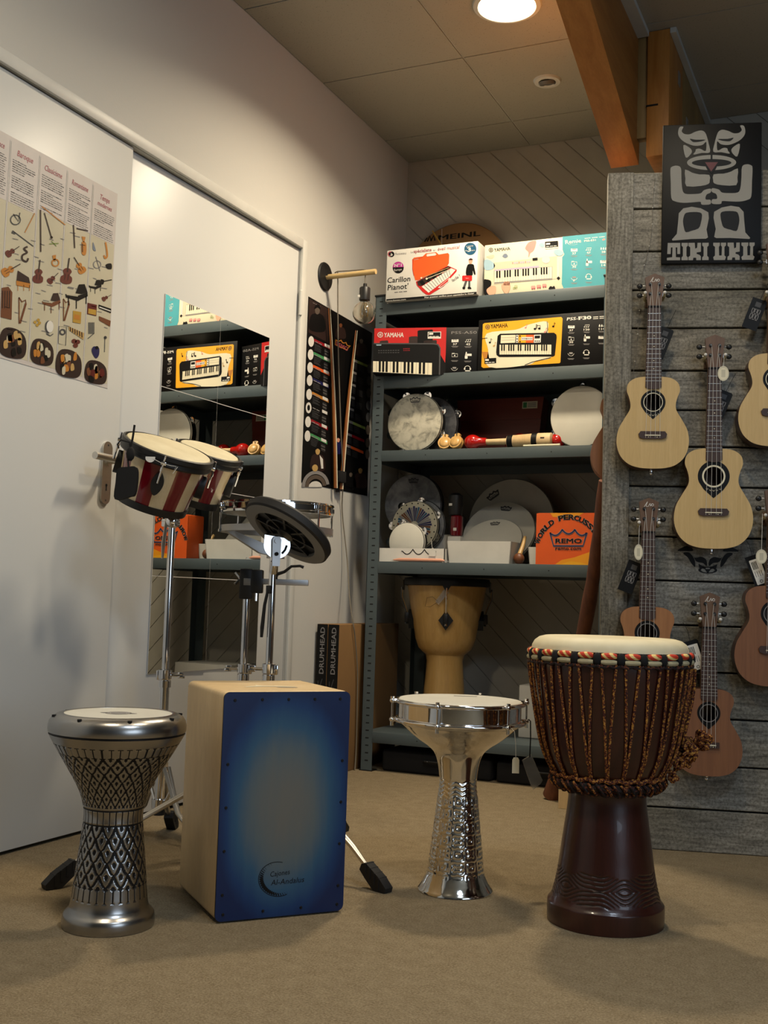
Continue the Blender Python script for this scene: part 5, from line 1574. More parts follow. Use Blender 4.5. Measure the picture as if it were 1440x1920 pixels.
def ukulele(u, z, s, neck, top, label, side='side', logo=True, ring='cream', rosew=1.0, long=False, head='neck', bridge_hex=True, peg='black', yaw=0.0, off=0.0):
    """body bottom at (u, z) on the display; s scales the body; neck = length from body top to nut"""
    t = thing('ukulele', label, 'ukulele', mat4=DK(u, z, .016 + off) @ Matrix.Rotation(yaw, 4, 'Y'), group='ukuleles hung on the plank display')
    half = crom([(a, b) for a, b in UK], 5, False)
    out = [(a * s, b * s) for a, b in half] + [(-a * s, b * s) for a, b in half[::-1][1:-1]]
    dep = .058
    hz = .192 * s; hr = .0245 * s
    hole = [(hr * cos(2 * pi * q / 32), hz + hr * sin(2 * pi * q / 32)) for q in range(32)]
    mb = MB()
    n = len(out)
    mb.add([(*p, 0) for p in out] + [(*p, dep - .002) for p in out], [(i, (i + 1) % n, (i + 1) % n + n, i + n) for i in range(n)], side)
    mb.prism(out, -.001, .0005, side)
    mb.build('body', t)
    mb = MB(); mb.prism(out, dep - .003, dep, top, holes=[hole], side='fret', hole_side='fret'); mb.build('top', t)
    mb = MB(); k = Ink(mb, Matrix.Translation((0, 0, dep + .0001)))
    R1 = hr * 1.42 * rosew
    q_ = [(R1 * cos(radians(a)), hz + R1 * sin(radians(a))) for a in range(-28, 209, 8)] + [(-R1 * .62, hz - R1 * .86), (0, hz - R1 * 1.42), (R1 * .62, hz - R1 * .86)]
    k.poly(q_, 'blackcard', 1, [hole]); k.ring(0, hz, hr * 1.04, hr * (1.12 if rosew <= 1.0 else 1.22), ring, 2)
    if top == 'spruce':
        for q in (-2, -1, 0, 1, 2):
            k.line(crom([(q * hr * .34 - .003, hz - hr * (1.50 - .04 * q * q)), (q * hr * .34, hz - hr * (1.62 - .05 * q * q)), (q * hr * .34 + .003, hz - hr * (1.50 - .04 * q * q))], 3, False), .0013, 'parch', 2)
    mb.build('rosette', t)
    # neck and fretboard
    L = .266 * s; nut = L + neck; fb = .205 * s + .008
    mb = MB(); mb.prism([(-.0225, L - .004), (.0225, L - .004), (.0175, nut), (-.0175, nut)], dep - .022, dep - .002, 'neck'); mb.build('neck', t)
    mb = MB(); f0 = hz + hr * 1.55
    fo = [(-.0228, f0 + .006), (-.016, f0 + .001), (0, f0 - .001), (.016, f0 + .001), (.0228, f0 + .006), (.0178, nut), (-.0178, nut)]
    mb.prism(fo, dep - .002, dep + .004, 'fret')
    k = Ink(mb, Matrix.Translation((0, 0, dep + .0041)))
    scale = nut - .095 * s
    fw_ = lambda y: .0228 + (.0178 - .0228) * (y - f0) / (nut - f0)
    for q in range(1, 16):
        y = nut - scale * (1 - 2 ** (-q / 12))
        if y > f0 + .012:
            mb.box((-fw_(y), y - .0006, dep + .004), (fw_(y), y + .0006, dep + .0052), 'nickel')
        if q in (5, 7, 10, 12):
            yy = nut - scale * (1 - 2 ** (-(q - .5) / 12))
            k.disc(0, yy, .0016, 'cream', 1, n=8)
    mb.box((-.0178, nut - .002, dep + .004), (.0178, nut + .002, dep + .0068), 'blackcard')
    mb.build('fretboard', t)
    # headstock
    hh = .098
    ho = [(.0178, nut), (.020, nut + .014), (.0235, nut + .046), (.0255, nut + .070), (.0275, nut + .086)]
    topc = [(.020, nut + .0895), (.012, nut + .093), (0, nut + hh), (-.012, nut + .093), (-.020, nut + .0895)]
    mb = MB(); mb.prism(ho + topc + [(-a, b) for a, b in ho[::-1]], dep - .012, dep + .001, head)
    if logo:
        k = Ink(mb, Matrix.Translation((0, 0, dep + .0012)))
        k.line(crom([(-.013, nut + .072), (-.004, nut + .087), (-.008, nut + .074), (.0, nut + .074)], 4, False), .0012, 'paper', 1)
        k.line(crom([(-.001, nut + .075), (.003, nut + .082), (.004, nut + .074), (.008, nut + .081), (.013, nut + .080)], 4, False), .0012, 'paper', 1); k.ring(.010, nut + .0775, .0025, .0037, 'paper', 1, 16)
    mb.build('headstock', t)
    for sx in (-1, 1):
        for yy in (.038, .066):
            mb = MB()
            mb.cyl((sx * .0125, nut + yy, dep), (sx * .0125, nut + yy, dep + .003), .0048, peg, 14); mb.cyl((sx * .0125, nut + yy, dep), (sx * .0125, nut + yy, dep + .010), .0024, 'chrome', 8)
            mb.cyl((sx * .020, nut + yy, dep - .018), (sx * .038, nut + yy, dep - .018), .0022, 'castalu', 8)
            mb.ball((sx * .041, nut + yy, dep - .018), .0078, peg, 14, 8, None, (1.1, 1, .6))
            mb.box((min(sx * .018, sx * .026), nut + yy - .006, dep - .022), (max(sx * .018, sx * .026), nut + yy + .006, dep - .012), 'castalu')
            mb.build('tuning_peg', t)
    # bridge
    by = .095 * s
    mb = MB()
    if bridge_hex:
        mb.prism([(-.040 * s, by + .004), (-.034 * s, by + .012), (.034 * s, by + .012), (.040 * s, by + .004), (.037 * s, by - .006), (.026 * s, by - .010), (-.026 * s, by - .010), (-.037 * s, by - .006)], dep, dep + .006, 'fret')
    else:
        mb.prism([(-.032 * s, by - .008), (.032 * s, by - .008), (.032 * s, by + .008), (-.032 * s, by + .008)], dep, dep + .006, 'fret')
    mb.rbox((-.022 * s, by - .0015, dep + .006), (.022 * s, by + .0015, dep + .0085), 'cream', .0006)
    for sx in (-1, 1):
        mb.ball((sx * .012, by - .005, dep + .006), .0016, 'cream', 8, 6)
    mb.build('bridge', t)
    for q in range(4):
        xb = (-.020 + .0133 * q) * s; xn = -.0135 + .009 * q
        xh = (-.0125 if q < 2 else .0125); yh = (.066 if q in (1, 2) else .038)
        mb = MB(); mb.tube([(xb, by - .008, dep + .005), (xb, by, dep + .0088), (xn, nut, dep + .0072), (xh * .8, nut + yh, dep + .006)], .00055, 'paper', 5); mb.build('string', t)
    mb = MB(); mb.cyl((0, -.010, dep * .5), (0, .001, dep * .5), .004, 'chrome', 12); mb.ball((0, -.011, dep * .5), .0055, 'chrome', 12, 8); mb.build('strap_button', t)
    return t


ukulele(.2665, 1.082, 1.0, .205, 'spruce', 'pale-topped ukulele hung highest at the left, beside the grey upright')
ukulele(.437, .857, 1.07, .231, 'spruce', 'pale-topped ukulele with a wide black ring, hung low between the two columns', logo=False, rosew=1.18)
ukulele(.259, .422, 1.0, .212, 'cedar', 'reddish brown ukulele half hidden behind the white top of the rope drum', ring='midgrey')
ukulele(.430, .224, .905, .171, 'mahog', 'small brown ukulele hung lowest, right of the rope drum', bridge_hex=False, ring='midgrey')
ukulele(.604, 1.150, 1.0, .232, 'spruce', 'pale-topped ukulele cut by the picture edge, right of the black sign')
ukulele(.604, .478, 1.05, .180, 'mahog', 'brown ukulele cut by the picture edge, low on the display', ring='midgrey')
# one more hung on the end of the stand, seen edge-on
t_ = ukulele(.131, 1.055, 1.0, .21, 'mahog', 'brown ukulele on the back of the display, its curved edge showing past the upright', side='mahog')
t_.matrix_world = frame(U_ * .198 + N_ * (-3.3223 - .052) + Vector((0, 0, 1.057)), -U_, (0, 0, 1), -N_)


def hook(u, z, label):
    t = thing('wall_hook', label, 'hook', mat4=DK(u, z, 0), group='ukulele hooks')
    mb = MB(); mb.rbox((-.022, -.020, .0005), (.022, .020, .014), 'neck', .003); mb.build('block', t)
    for sx in (-1, 1):
        mb = MB(); mb.tube([(sx * .020, 0, .012), (sx * .026, -.004, .04), (sx * .0275, -.002, .080), (sx * .0275, .004, .086)], .0042, 'beigecord', 8); mb.ball((sx * .0275, .004, .088), .0050, 'paper', 10, 8); mb.build('prong', t)


for u, z, lb in ((.2665, 1.587, 'hook with pale prongs under the head of the ukulele beside the upright'), (.437, 1.405, 'hook with pale prongs under the head of the wide-ringed ukulele'), (.259, .922, 'hook with pale prongs under the head of the reddish brown ukulele'),
                 (.430, .655, 'hook with pale prongs under the head of the lowest small brown ukulele'), (.604, 1.585, 'hook with pale prongs under the head of the pale ukulele at the picture edge'), (.604, .950, 'hook with pale prongs under the head of the brown ukulele at the picture edge')):
    hook(u, z, lb)


def maker_tag(u, z, ang, label, back=False, w=.043, h=.092, card='blackcard'):
    T = DK(u, z, .045) @ Matrix.Rotation(radians(ang), 4, 'Z')
    def draw(k):
        if back:
            k.rrect(-.014, -h + .008, .017, -.012, .002, 'white', 1)
            for q in range(4):
                k.rect(-.010 + q * .004, -.040, -.008 + q * .004, -.018, 'blackcard', 2); k.rect(-.010 + q * .006, -.062, -.008 + q * .006, -.046, 'midgrey', 2)
            k.ring(0, -.076, .003, .0045, 'blackcard', 2, 12)
        else:
            k.rect(-.008, -.024, .008, -.010, 'darkgrey', 1)
            for r in range(2):
                for c in range(3):
                    x, y = -.011 + c * .0085, -.042 - r * .017
                    k.line([(x, y), (x, y + .011), (x + .006, y + .011), (x + .006, y)], .0018, 'midgrey', 1, c % 2 == 0); k.line([(x, y - .003), (x + .006, y - .003)], .0018, 'midgrey', 1)
    hang_tag('maker_tag', label, [(-w / 2, -h), (w / 2, -h), (w / 2, -.004), (w / 2 - .004, 0), (-w / 2, 0)], T, .0009, card, None, [(0, -.003, .001), (.002, .03, .004), (-.004 * (1 if ang > 0 else -1), .055, .010)], draw, smat='blackmatte')


maker_tag(.306, 1.497, -20, 'dark blue-black tag hanging by the neck of the ukulele beside the upright')
maker_tag(.473, 1.312, -22, 'black tag hanging below the oval paper tag of the wide-ringed ukulele')
maker_tag(.228, .815, -20, 'black tag half behind the neck of the reddish brown ukulele')
maker_tag(.380, .596, 18, 'black-edged tag with a white label beside the neck of the lowest ukulele', back=True)
maker_tag(.566, 1.580, -20, 'black tag hanging by the pale ukulele at the picture edge')
maker_tag(.548, .842, 20, 'black-edged white tag by the brown ukulele at the picture edge', back=True)


def oval_tag(u, z, rx, ry, label, sl=.04, off=.082):
    hang_tag('price_tag', label, [(rx * cos(2 * pi * q / 28), ry * sin(2 * pi * q / 28)) for q in range(28)], DK(u, z, off), .0008, 'cream', None, [(0, ry * .8, .001), (.001, ry + sl * .5, .002), (.002, ry + sl, .000)],
             (lambda k: (k.ring(0, 0, .86 * rx, .92 * rx, 'parch', 1, ratio=ry / rx), k.rect(-rx * .35, -ry * .5, rx * .35, ry * .5, 'parch', 1)) if ry > rx * 1.3 else None), group=None)


oval_tag(.4595, 1.356, .0155, .0215, 'cream oval paper tag hanging from the head of the wide-ringed ukulele', .03)
oval_tag(.2311, .8415, .0120, .0225, 'narrow cream oval tag with a printed border by the reddish brown ukulele', .06)
oval_tag(.5671, .838, .0150, .0200, 'cream oval paper tag by the brown ukulele at the picture edge', .10)


# ================================================================== INSTRUMENTS ON THE FLOOR
YAW = radians(24.46)
RV = Vector((cos(YAW), sin(YAW), 0)); FV = Vector((-sin(YAW), cos(YAW), 0))


def curve_r(tab):
    zs = [p[1] for p in tab]; rs = [p[0] for p in tab]
    def f(z):
        if z <= zs[0]: return rs[0]
        for i in range(len(zs) - 1):
            if z <= zs[i + 1]:
                u = (z - zs[i]) / (zs[i + 1] - zs[i])
                m = lambda k: (rs[min(k + 1, len(rs) - 1)] - rs[max(k - 1, 0)]) / (zs[min(k + 1, len(zs) - 1)] - zs[max(k - 1, 0)])
                h = zs[i + 1] - zs[i]
                return (2 * u ** 3 - 3 * u * u + 1) * rs[i] + (u ** 3 - 2 * u * u + u) * h * m(i) + (-2 * u ** 3 + 3 * u * u) * rs[i + 1] + (u ** 3 - u * u) * h * m(i + 1)
        return rs[-1]
    return f


def engraved(mb, rf, z0, z1, nz, na, fn, mat, ink, depth):
    """surface of revolution whose relief and inlay come from fn(angle, z) -> 0..1 depth of cut"""
    vs_ = []; fs = []; ms = []
    for i in range(nz + 1):
        z = z0 + (z1 - z0) * i / nz
        r = rf(z)
        for k in range(na):
            a = 2 * pi * k / na
            rr = r - depth * fn(a, z)
            vs_.append((rr * cos(a), rr * sin(a), z))
    for i in range(nz):
        zc = z0 + (z1 - z0) * (i + .5) / nz
        for k in range(na):
            k2 = (k + 1) % na
            fs.append((i * na + k, i * na + k2, (i + 1) * na + k2, (i + 1) * na + k))
            ms.append(ink if fn(2 * pi * (k + .5) / na, zc) > .5 else mat)
    mb.add(vs_, fs, ms)


# ---- left: engraved goblet drum
t = thing('goblet_drum', 'dark silver goblet drum engraved with a scale pattern, on the carpet at the left', 'drum', (-1.474, 1.921, 0), YAW)
rf = curve_r([(.0935, 0), (.0940, .012), (.0915, .026), (.0840, .034), (.0795, .042), (.0761, .067), (.073, .095), (.0702, .123), (.0668, .151), (.064, .18), (.0612, .208), (.0603, .225), (.0615, .236), (.0691, .265), (.0824, .293), (.0996, .322), (.1165, .350), (.1334, .379), (.1395, .3905)])


def scales(a, z):
    def sc_(N, cell, zz, flip):
        u = a * N / (2 * pi); v = (z - zz) / cell
        h = (2 * v) % 1.0; v = (math.floor(2 * v) + h ** .62) / 2
        p, q = u + v, u - v
        dp, dq = abs(p - round(p)), abs(q - round(q))
        g = 1.0 if min(dp, dq) < .10 else 0.0
        cp, cq = p - math.floor(p) - .5, q - math.floor(q) - .5
        if cp * cp + cq * cq < .034: g = 1.0
        return g
    def flutes(N, lo, hi):
        u = (a * N / (2 * pi)) % 1.0 - .5
        zc = (z - lo) / (hi - lo)
        e = .5 * cos(u * pi)
        if abs(u) > .42: return 1.0
        return 1.0 if (zc < .16 - .14 * e * 2 or zc > .84 + .14 * e * 2) and abs(u) > .1 else 0.0
    if .352 < z < .372: return flutes(44, .352, .372)
    if .246 < z <= .352: return sc_(24, .034, .352, 0)
    if .212 < z < .238: return flutes(30, .208, .242)
    if .208 <= z <= .212 or .238 <= z <= .241: return 1.0
    if .088 < z < .208: return sc_(15, .047, .208, 1)
    if .060 < z <= .088: return flutes(30, .058, .088)
    return 0.0


mb = MB(); engraved(mb, rf, 0.001, .3905, 250, 360, scales, 'silver', 'silverink', .0011); mb.add([(0.0935 * cos(2 * pi * k / 48), .0935 * sin(2 * pi * k / 48), .001) for k in range(48)], [tuple(range(48))], 'silver')
mb.build('body', t, smooth=60)
mb = MB(); mb.lathe([(.1385, .3905), (.1385, .394)], 'silverink', 96, cap=False)
mb.lathe([(.1385, .3938), (.1408, .395), (.1415, .400), (.1415, .407), (.1395, .4165), (.134, .4245), (.125, .4300), (.114, .4325), (.1105, .4318), (.1105, .429)], 'silver', 96, cap=False); mb.build('rim', t)
mb = MB(); mb.lathe([(1e-6, .4308), (.1106, .4308)], 'head', 64, cap=False)
k = Ink(mb, Matrix.Translation((0, 0, .431)))
k.ring(0, 0, .018, .024, 'midgrey', 1); k.ring(0, 0, .025, .027, 'midgrey', 1); k.disc(0, 0, .016, 'midgrey', 1)
for sx in (-1, 1):
    k.blob([(sx * .024, .006), (sx * .036, .004), (sx * .038, -.001), (sx * .026, -.008)], 'midgrey', 1, n=3)
mb.build('head', t)
for q in range(8):
    a = radians(-112 + 45 * q); mb = MB(); c = (.1300 * cos(a), .1300 * sin(a), .4272)
    mb.cyl((c[0], c[1], c[2] - .004), (c[0] * 1.004, c[1] * 1.004, c[2] + .0022), .0045, 'silverink', 12); mb.build('bolt', t)

# ---- silver goblet drum with tension rods
t = thing('goblet_drum', 'polished silver goblet drum with tuning rods and white head, right of the blue box', 'drum', (-.952, 2.559, 0), YAW)
SILV = t
rs_ = curve_r([(.0913, 0), (.0905, .004), (.0850, .012), (.0782, .0234), (.0693, .0439), (.0634, .0878), (.0566, .1465), (.0501, .2055), (.0451, .25), (.0460, .272), (.0512, .302), (.0602, .324), (.0760, .339), (.0960, .352), (.1176, .3686), (.1340, .3835), (.1440, .392), (.1475, .400)])


def leaves(a, z):
    if not .035 < z < .268:
        return 0.0
    ed = min(1, (z - .035) / .015, (.268 - z) / .012)
    if z > .222:        # chevrons under the bowl
        u = (a * 9 / (2 * pi)) % 1.0
        return ed * max(0, cos(2 * pi * (z / .0105 + 1.3 * abs(u - .5))))
    best = 9; 
    for row in (math.floor((z - .035) / .030), math.floor((z - .035) / .030) + 1):
        n = 6; st = .5 * (row % 2)
        u = a * n / (2 * pi) - st
        du = (u - round(u)) * 2 * pi / n * .058; dz = z - .035 - row * .030
        d = hypot(du, dz)
        if d < best: best = d; ph = atan2(dz, du)
    return ed * max(0, cos(2 * pi * best / .0105 + 1.6 * cos(4 * ph)))


mb = MB(); engraved(mb, rs_, 0.001, .400, 220, 220, leaves, 'polsilver', 'polsilver', .0016); mb.build('body', t, smooth=80)
mb = MB(); mb.lathe([(.1475, .400), (.1475, .4440)], 'chrome', 96, cap=False); mb.build('shell', t)
for z, R, nm in ((.4000, .1545, 'lower_hoop'), (.4445, .1530, 'upper_hoop')):
    mb = MB(); mb.torus((0, 0, z), R, .0052, 'chrome', seg=96, rs=12); mb.build(nm, t)
mb = MB(); mb.lathe([(1e-6, .4505), (.1460, .4505), (.1500, .4470)], 'head', 72, cap=False)
k = Ink(mb, Matrix.Translation((0, 0, .4508))); k.rect(-.010, .085, .048, .094, 'midgrey', 1)
mb.build('head', t)
for q in range(6):
    a = radians(-112 + 60 * q); TT = Matrix.Rotation(a, 4, 'Z')
    mb = MB()
    mb.cyl((.1655, 0, .394), (.1655, 0, .452), .0022, 'chrome', 8, T=TT)
    for z in (.4000, .4450):
        mb.tube([(.150, 0, z), (.1655, 0, z)], [.005, .0055], 'chrome', 10, TT); mb.ball((.1655, 0, z), .0068, 'chrome', 14, 8, TT, (1, 1, .9))
    mb.cyl((.1655, 0, .448), (.1655, 0, .455), .0050, 'chrome', 12, T=TT); mb.cyl((.1655, 0, .385), (.1655, 0, .396), .0040, 'chrome', 6, T=TT)
    mb.build('tension_rod', t)
Tl = Matrix.Translation((-.952, 2.559, 0)) @ Matrix.Rotation(YAW, 4, 'Z')
hang_tag('price_tag', 'cream price tag on a thread hanging from the polished silver drum', [(-.008, -.036), (.008, -.036), (.008, -.006), (.005, 0), (-.005, 0), (-.008, -.006)], Tl @ frame((.122, -.128, .334), (1, 0, 0), (0, 0, 1), (0, -1, 0)), .0008, 'cream', None, [(0, -.004, .001), (-.001, .03, .001), (-.004, .058, -.004), (-.010, .064, -.010)])
hang_tag('bagged_drum_key', 'clear plastic bag on a black cord hanging at the right of the polished silver drum', [(-.016, -.006), (.006, .008), (.034, -.052), (.030, -.060), (.012, -.075), (.006, -.064)], Tl @ frame((.170, .010, .315), (1, 0, 0), (0, 0, 1), (0, -1, 0)), .003, 'film', None, [(0.002, .002, .003), (.003, .05, .003), (.002, .088, .001), (-.003, .092, .0)], smat='blackmatte', sr=.0016)

# ---- rope-tuned djembe
t = thing('djembe', 'large dark wood djembe laced with gold rope, goatskin head, right foreground', 'drum', (-.575, 2.490, 0), YAW)
rd = curve_r([(.1262, 0), (.1262, .042), (.1225, .047), (.1205, .050), (.1172, .0567), (.1082, .0936), (.1023, .1307), (.0975, .1678), (.0923, .205), (.0871, .2423), (.0850, .276), (.0900, .290), (.105, .302), (.1161, .317), (.1270, .336), (.1372, .3548), (.1490, .3925), (.1630, .468), (.1740, .544), (.176, .590)])


def carved(a, z):
    if not .054 < z < .122: return 0.0
    c = abs(z - .087) - .021 * (.5 + .5 * cos(5 * a + .6)) + .003 * sin(10 * a)
    lim = .034 - .008 * cos(5 * a + .6)
    if abs(z - .087) > lim: return 0.0
    return max(0.0, cos(2 * pi * c / .0085)) * min(1.0, (lim - abs(z - .087)) / .004)


mb = MB(); engraved(mb, rd, 0.001, .590, 330, 360, carved, 'djwood', 'djdark', .0016); mb.add([(.1262 * cos(2 * pi * k / 60), .1262 * sin(2 * pi * k / 60), .001) for k in range(60)], [tuple(range(60))], 'djwood')
mb.build('shell', t, smooth=50)
mb = MB(); mb.lathe([(1e-6, .6180), (.120, .6185), (.143, .6180), (.156, .6145), (.166, .6070), (.1715, .597), (.1735, .584), (.178, .580)], 'goat', 96, cap=False); mb.build('head', t)
NV = 23
RNG = .1765
upper = []; 
mb = MB(); mc = MB(); mk = MB()
for q in range(NV):
    a0 = 2 * pi * (q + .17) / NV; a1 = 2 * pi * (q + .83) / NV
    P = [(RNG * cos(a), RNG * sin(a), .5835 + .0006 * sin(q)) for a in [a0 + (a1 - a0) * k / 5 for k in range(6)]]
    mb.tube(P, [.0048, .0066, .0070, .0070, .0066, .0048], 'redgold', 10)
    P = [((RNG + .0015) * cos(a), (RNG + .0015) * sin(a), .5705) for a in [a0 + (a1 - a0) * k / 5 for k in range(6)]]
    mc.tube(P, [.0042, .0058, .0060, .0060, .0058, .0042], 'beigecord', 10)
    a = 2 * pi * q / NV
    TT = Matrix.Rotation(a, 4, 'Z')
    mk.ball((RNG + .0005, 0, .5770), .0100, 'blackmatte', 12, 8, TT, (.8, .92, 1.35))
    mk.tube([((RNG + .003) * cos(b), (RNG + .003) * sin(b), .5612 + .002 * cos(4 * (b - a) * NV / 2)) for b in [a + 2 * pi / NV * k / 6 for k in range(7)]], .0032, 'darkrope', 6)
mb.build('top_ring_cord', t); mc.build('lower_ring_cord', t); mk.build('ring_knots', t)
mb = MB()
rp = lambda z: rd(z) + .0048 - .0012
for q in range(NV):
    ac = 2 * pi * (q + .5) / NV
    for sg in (-1, 1):
        P = []
        for k_ in range(15):
            u = k_ / 14; z = .566 - .243 * u
            sp_ = .074 * (1 - u) ** 1.15 + .010
            rr = max(rp(z), .1795 if u < .02 else 0)
            P.append((rr * cos(ac + sg * sp_), rr * sin(ac + sg * sp_), z))
        mb.tube(P, .0029, 'rope', 7)
mb.build('rope_lacing', t)
mb = MB()
mb.tube([((.1215 + .0015 * sin(k * 1.1)) * cos(2 * pi * k / 120), (.1215 + .0015 * sin(k * 1.1)) * sin(2 * pi * k / 120), .318 + .0022 * sin(k * 2 * pi * 23 / 120)) for k in range(120)], .0048, 'rope', 8, closed=True)
mb.tube([((.1165 + .002 * sin(k * 1.7)) * cos(2 * pi * k / 120), (.1165 + .002 * sin(k * 1.7)) * sin(2 * pi * k / 120), .303 + .002 * sin(k * 1.3)) for k in range(120)], .0090, 'darkrope', 8, closed=True)
mb.tube([((.1080 + .002 * sin(k * 1.7)) * cos(2 * pi * k / 120), (.1080 + .002 * sin(k * 1.7)) * sin(2 * pi * k / 120), .2905 + .002 * sin(k * 1.3)) for k in range(120)], .0072, 'darkrope', 8, closed=True)
for q in range(NV * 2):
    a = 2 * pi * q / (NV * 2); TT = Matrix.Rotation(a, 4, 'Z')
    mb.tube([(.126, -.006, .312), (.1285, .002, .304), (.122, .008, .294), (.114, .010, .288)], .0028, 'rope' if q % 2 else 'darkrope', 6, TT)
mb.build('bottom_ring', t)
# spare rope: hanging strands and a knotted bundle at the right
rg = random.Random(5)
mb = MB()
for q in range(6):
    a = radians(-14 + 8 * q)
    P = [((.184 - .020 * u + .004 * sin(5 * u + q)) * cos(a + .02 * sin(7 * u + q)), (.184 - .020 * u) * sin(a + .02 * sin(7 * u + q)), .555 - .17 * u) for u in [k_ / 9 for k_ in range(10)]]
    mb.tube(P, .0035, 'rope', 7)
def wad(c, rad, n, seed):
    r_ = random.Random(seed)
    pts = []
    for i in range(n):
        v_ = Vector((r_.gauss(0, 1), r_.gauss(0, 1), r_.gauss(0, 1))); v_.normalize(); v_ *= rad * r_.uniform(.55, 1.0)
        pts.append((c[0] + v_.x, c[1] + v_.y, c[2] + v_.z * 1.05))
    mb.tube(crom(pts, 4, False), .0042, 'rope', 7)
wad((.168, -.030, .378), .030, 38, 1); wad((.202, -.035, .402), .021, 30, 2); wad((.155, -.035, .352), .022, 20, 3); wad((.130, -.050, .325), .014, 12, 4)
mb.build('rope_tail', t)

# ---- cajon
A_ = Vector((-1.287, 2.032, 0)); Wd = Vector((.651, .759, 0)).normalized(); Bk = Vector((-Wd.y, Wd.x, 0))
CW, CD, CH = .290, .300, .480
t = thing('cajon', 'pale wooden cajon with a blue stained front panel, on the carpet before the stands', 'drum', mat4=frame(A_ + Wd * CW / 2 + Bk * .004, Wd, Bk, (0, 0, 1)))
mb = MB(); mb.rbox((-CW / 2, .0005, .005), (CW / 2, CD - .004, CH), 'birch', .012, 4)
k = Ink(mb, frame((0, 0, CH + .0002), (1, 0, 0), (0, 1, 0), (0, 0, 1)))
k.blob([(-.055, .12), (-.03, .135), (-.022, .16), (-.014, .137), (.03, .13), (.06, .105), (.02, .112), (-.02, .118), (-.06, .108)], 'cream', 1, n=4); k.blob([(.01, .10), (.05, .092), (.05, .084), (.015, .09)], 'midgrey', 1, n=3)
mb.build('body', t)
mb = MB(); rr = .013
out = []
for cx, cz, a0 in ((CW / 2 - rr, CH - rr - .001, 0), (-CW / 2 + rr, CH - rr - .001, 90), (-CW / 2 + rr, rr + .004, 180), (CW / 2 - rr, rr + .004, 270)):
    out += [(cx + rr * cos(radians(a0 + 15 * q)), cz + rr * sin(radians(a0 + 15 * q))) for q in range(7)]
mb.prism(out, -.0005, .0045, 'burst', XF(0, 0, 0), side='blackcard')
k = Ink(mb, XF(0, -.0046, 0), homog([(360, 160), (1162, 158), (1108, 1582), (288, 1645)], [(-CW / 2, CH), (CW / 2, CH), (CW / 2, .004), (-CW / 2, .004)]), True)
for q in range(26):
    a = radians(112 + 190 * q / 25)
    x, y = 690 + 118 * cos(a), 1372 - 108 * sin(a)
    w_ = 30 * sin(pi * (q + 2) / 29)
    dx, dy = cos(a), -sin(a)
    k.blob([(x, y), (x - dx * w_ * .5 + 6, y - dy * w_ * .5 + 8), (x - dx * w_, y - dy * w_), (x - dx * w_ * .5 - 6, y - dy * w_ * .5 - 8)], 'blackcard', 1, n=3)
k.line([(690 + 122 * cos(radians(a)), 1372 - 112 * sin(radians(a))) for a in range(75, 305, 8)], 4, 'blackcard', 1)
k.text('Cajones', (645, 1356), (770, 1340), 34, 'blackcard', 1, 0, .3); k.text('Al-Andalus', (645, 1412), (862, 1392), 36, 'blackcard', 1, 0, .3)
mb.build('front_panel', t)
mb = MB()
sc_pts = [(-.121, .462), (-.060, .463), (0, .463), (.061, .463), (.121, .463), (-.128, .018), (-.040, .018), (.046, .018), (.130, .018)] + [(s_ * .131, z) for s_ in (-1, 1) for z in (.058, .148, .238, .328)]
for x, z in sc_pts:
    mb = MB(); mb.cyl((x, -.0042, z), (x, -.0064, z), .0036, 'silverink', 12, r2=.0026); mb.build('screw', t)
for x in (-.12, .12):
    for y in (.03, .27):
        mb = MB(); mb.cyl((x, y, .0008), (x, y, .0055), .014, 'rubber', 16); mb.build('foot', t)


# ---- chrome stands
def foot_pad(mb_, p, d, L=.072):
    """angular rubber foot pointing along d, resting on the floor at p"""
    d = Vector(d); d.z = 0; d.normalize()
    T = frame(p, d, (-d.y, d.x, 0), (0, 0, 1))
    mb_.prism([(.040, .001), (.043, .012), (.020, .034), (-.022, .060), (-.036, .056), (-.042, .042), (-.024, .024), (.004, .001)], -.013, .013, 'rubber', T @ frame((0, 0, 0), (1, 0, 0), (0, 0, 1), (0, -1, 0)))
    for q in range(4):
        x = -.026 + .014 * q; mb_.box((x, -.0145, .036 - .010 * q), (x + .006, .0145, .060 - .009 * q), 'rubber', T)


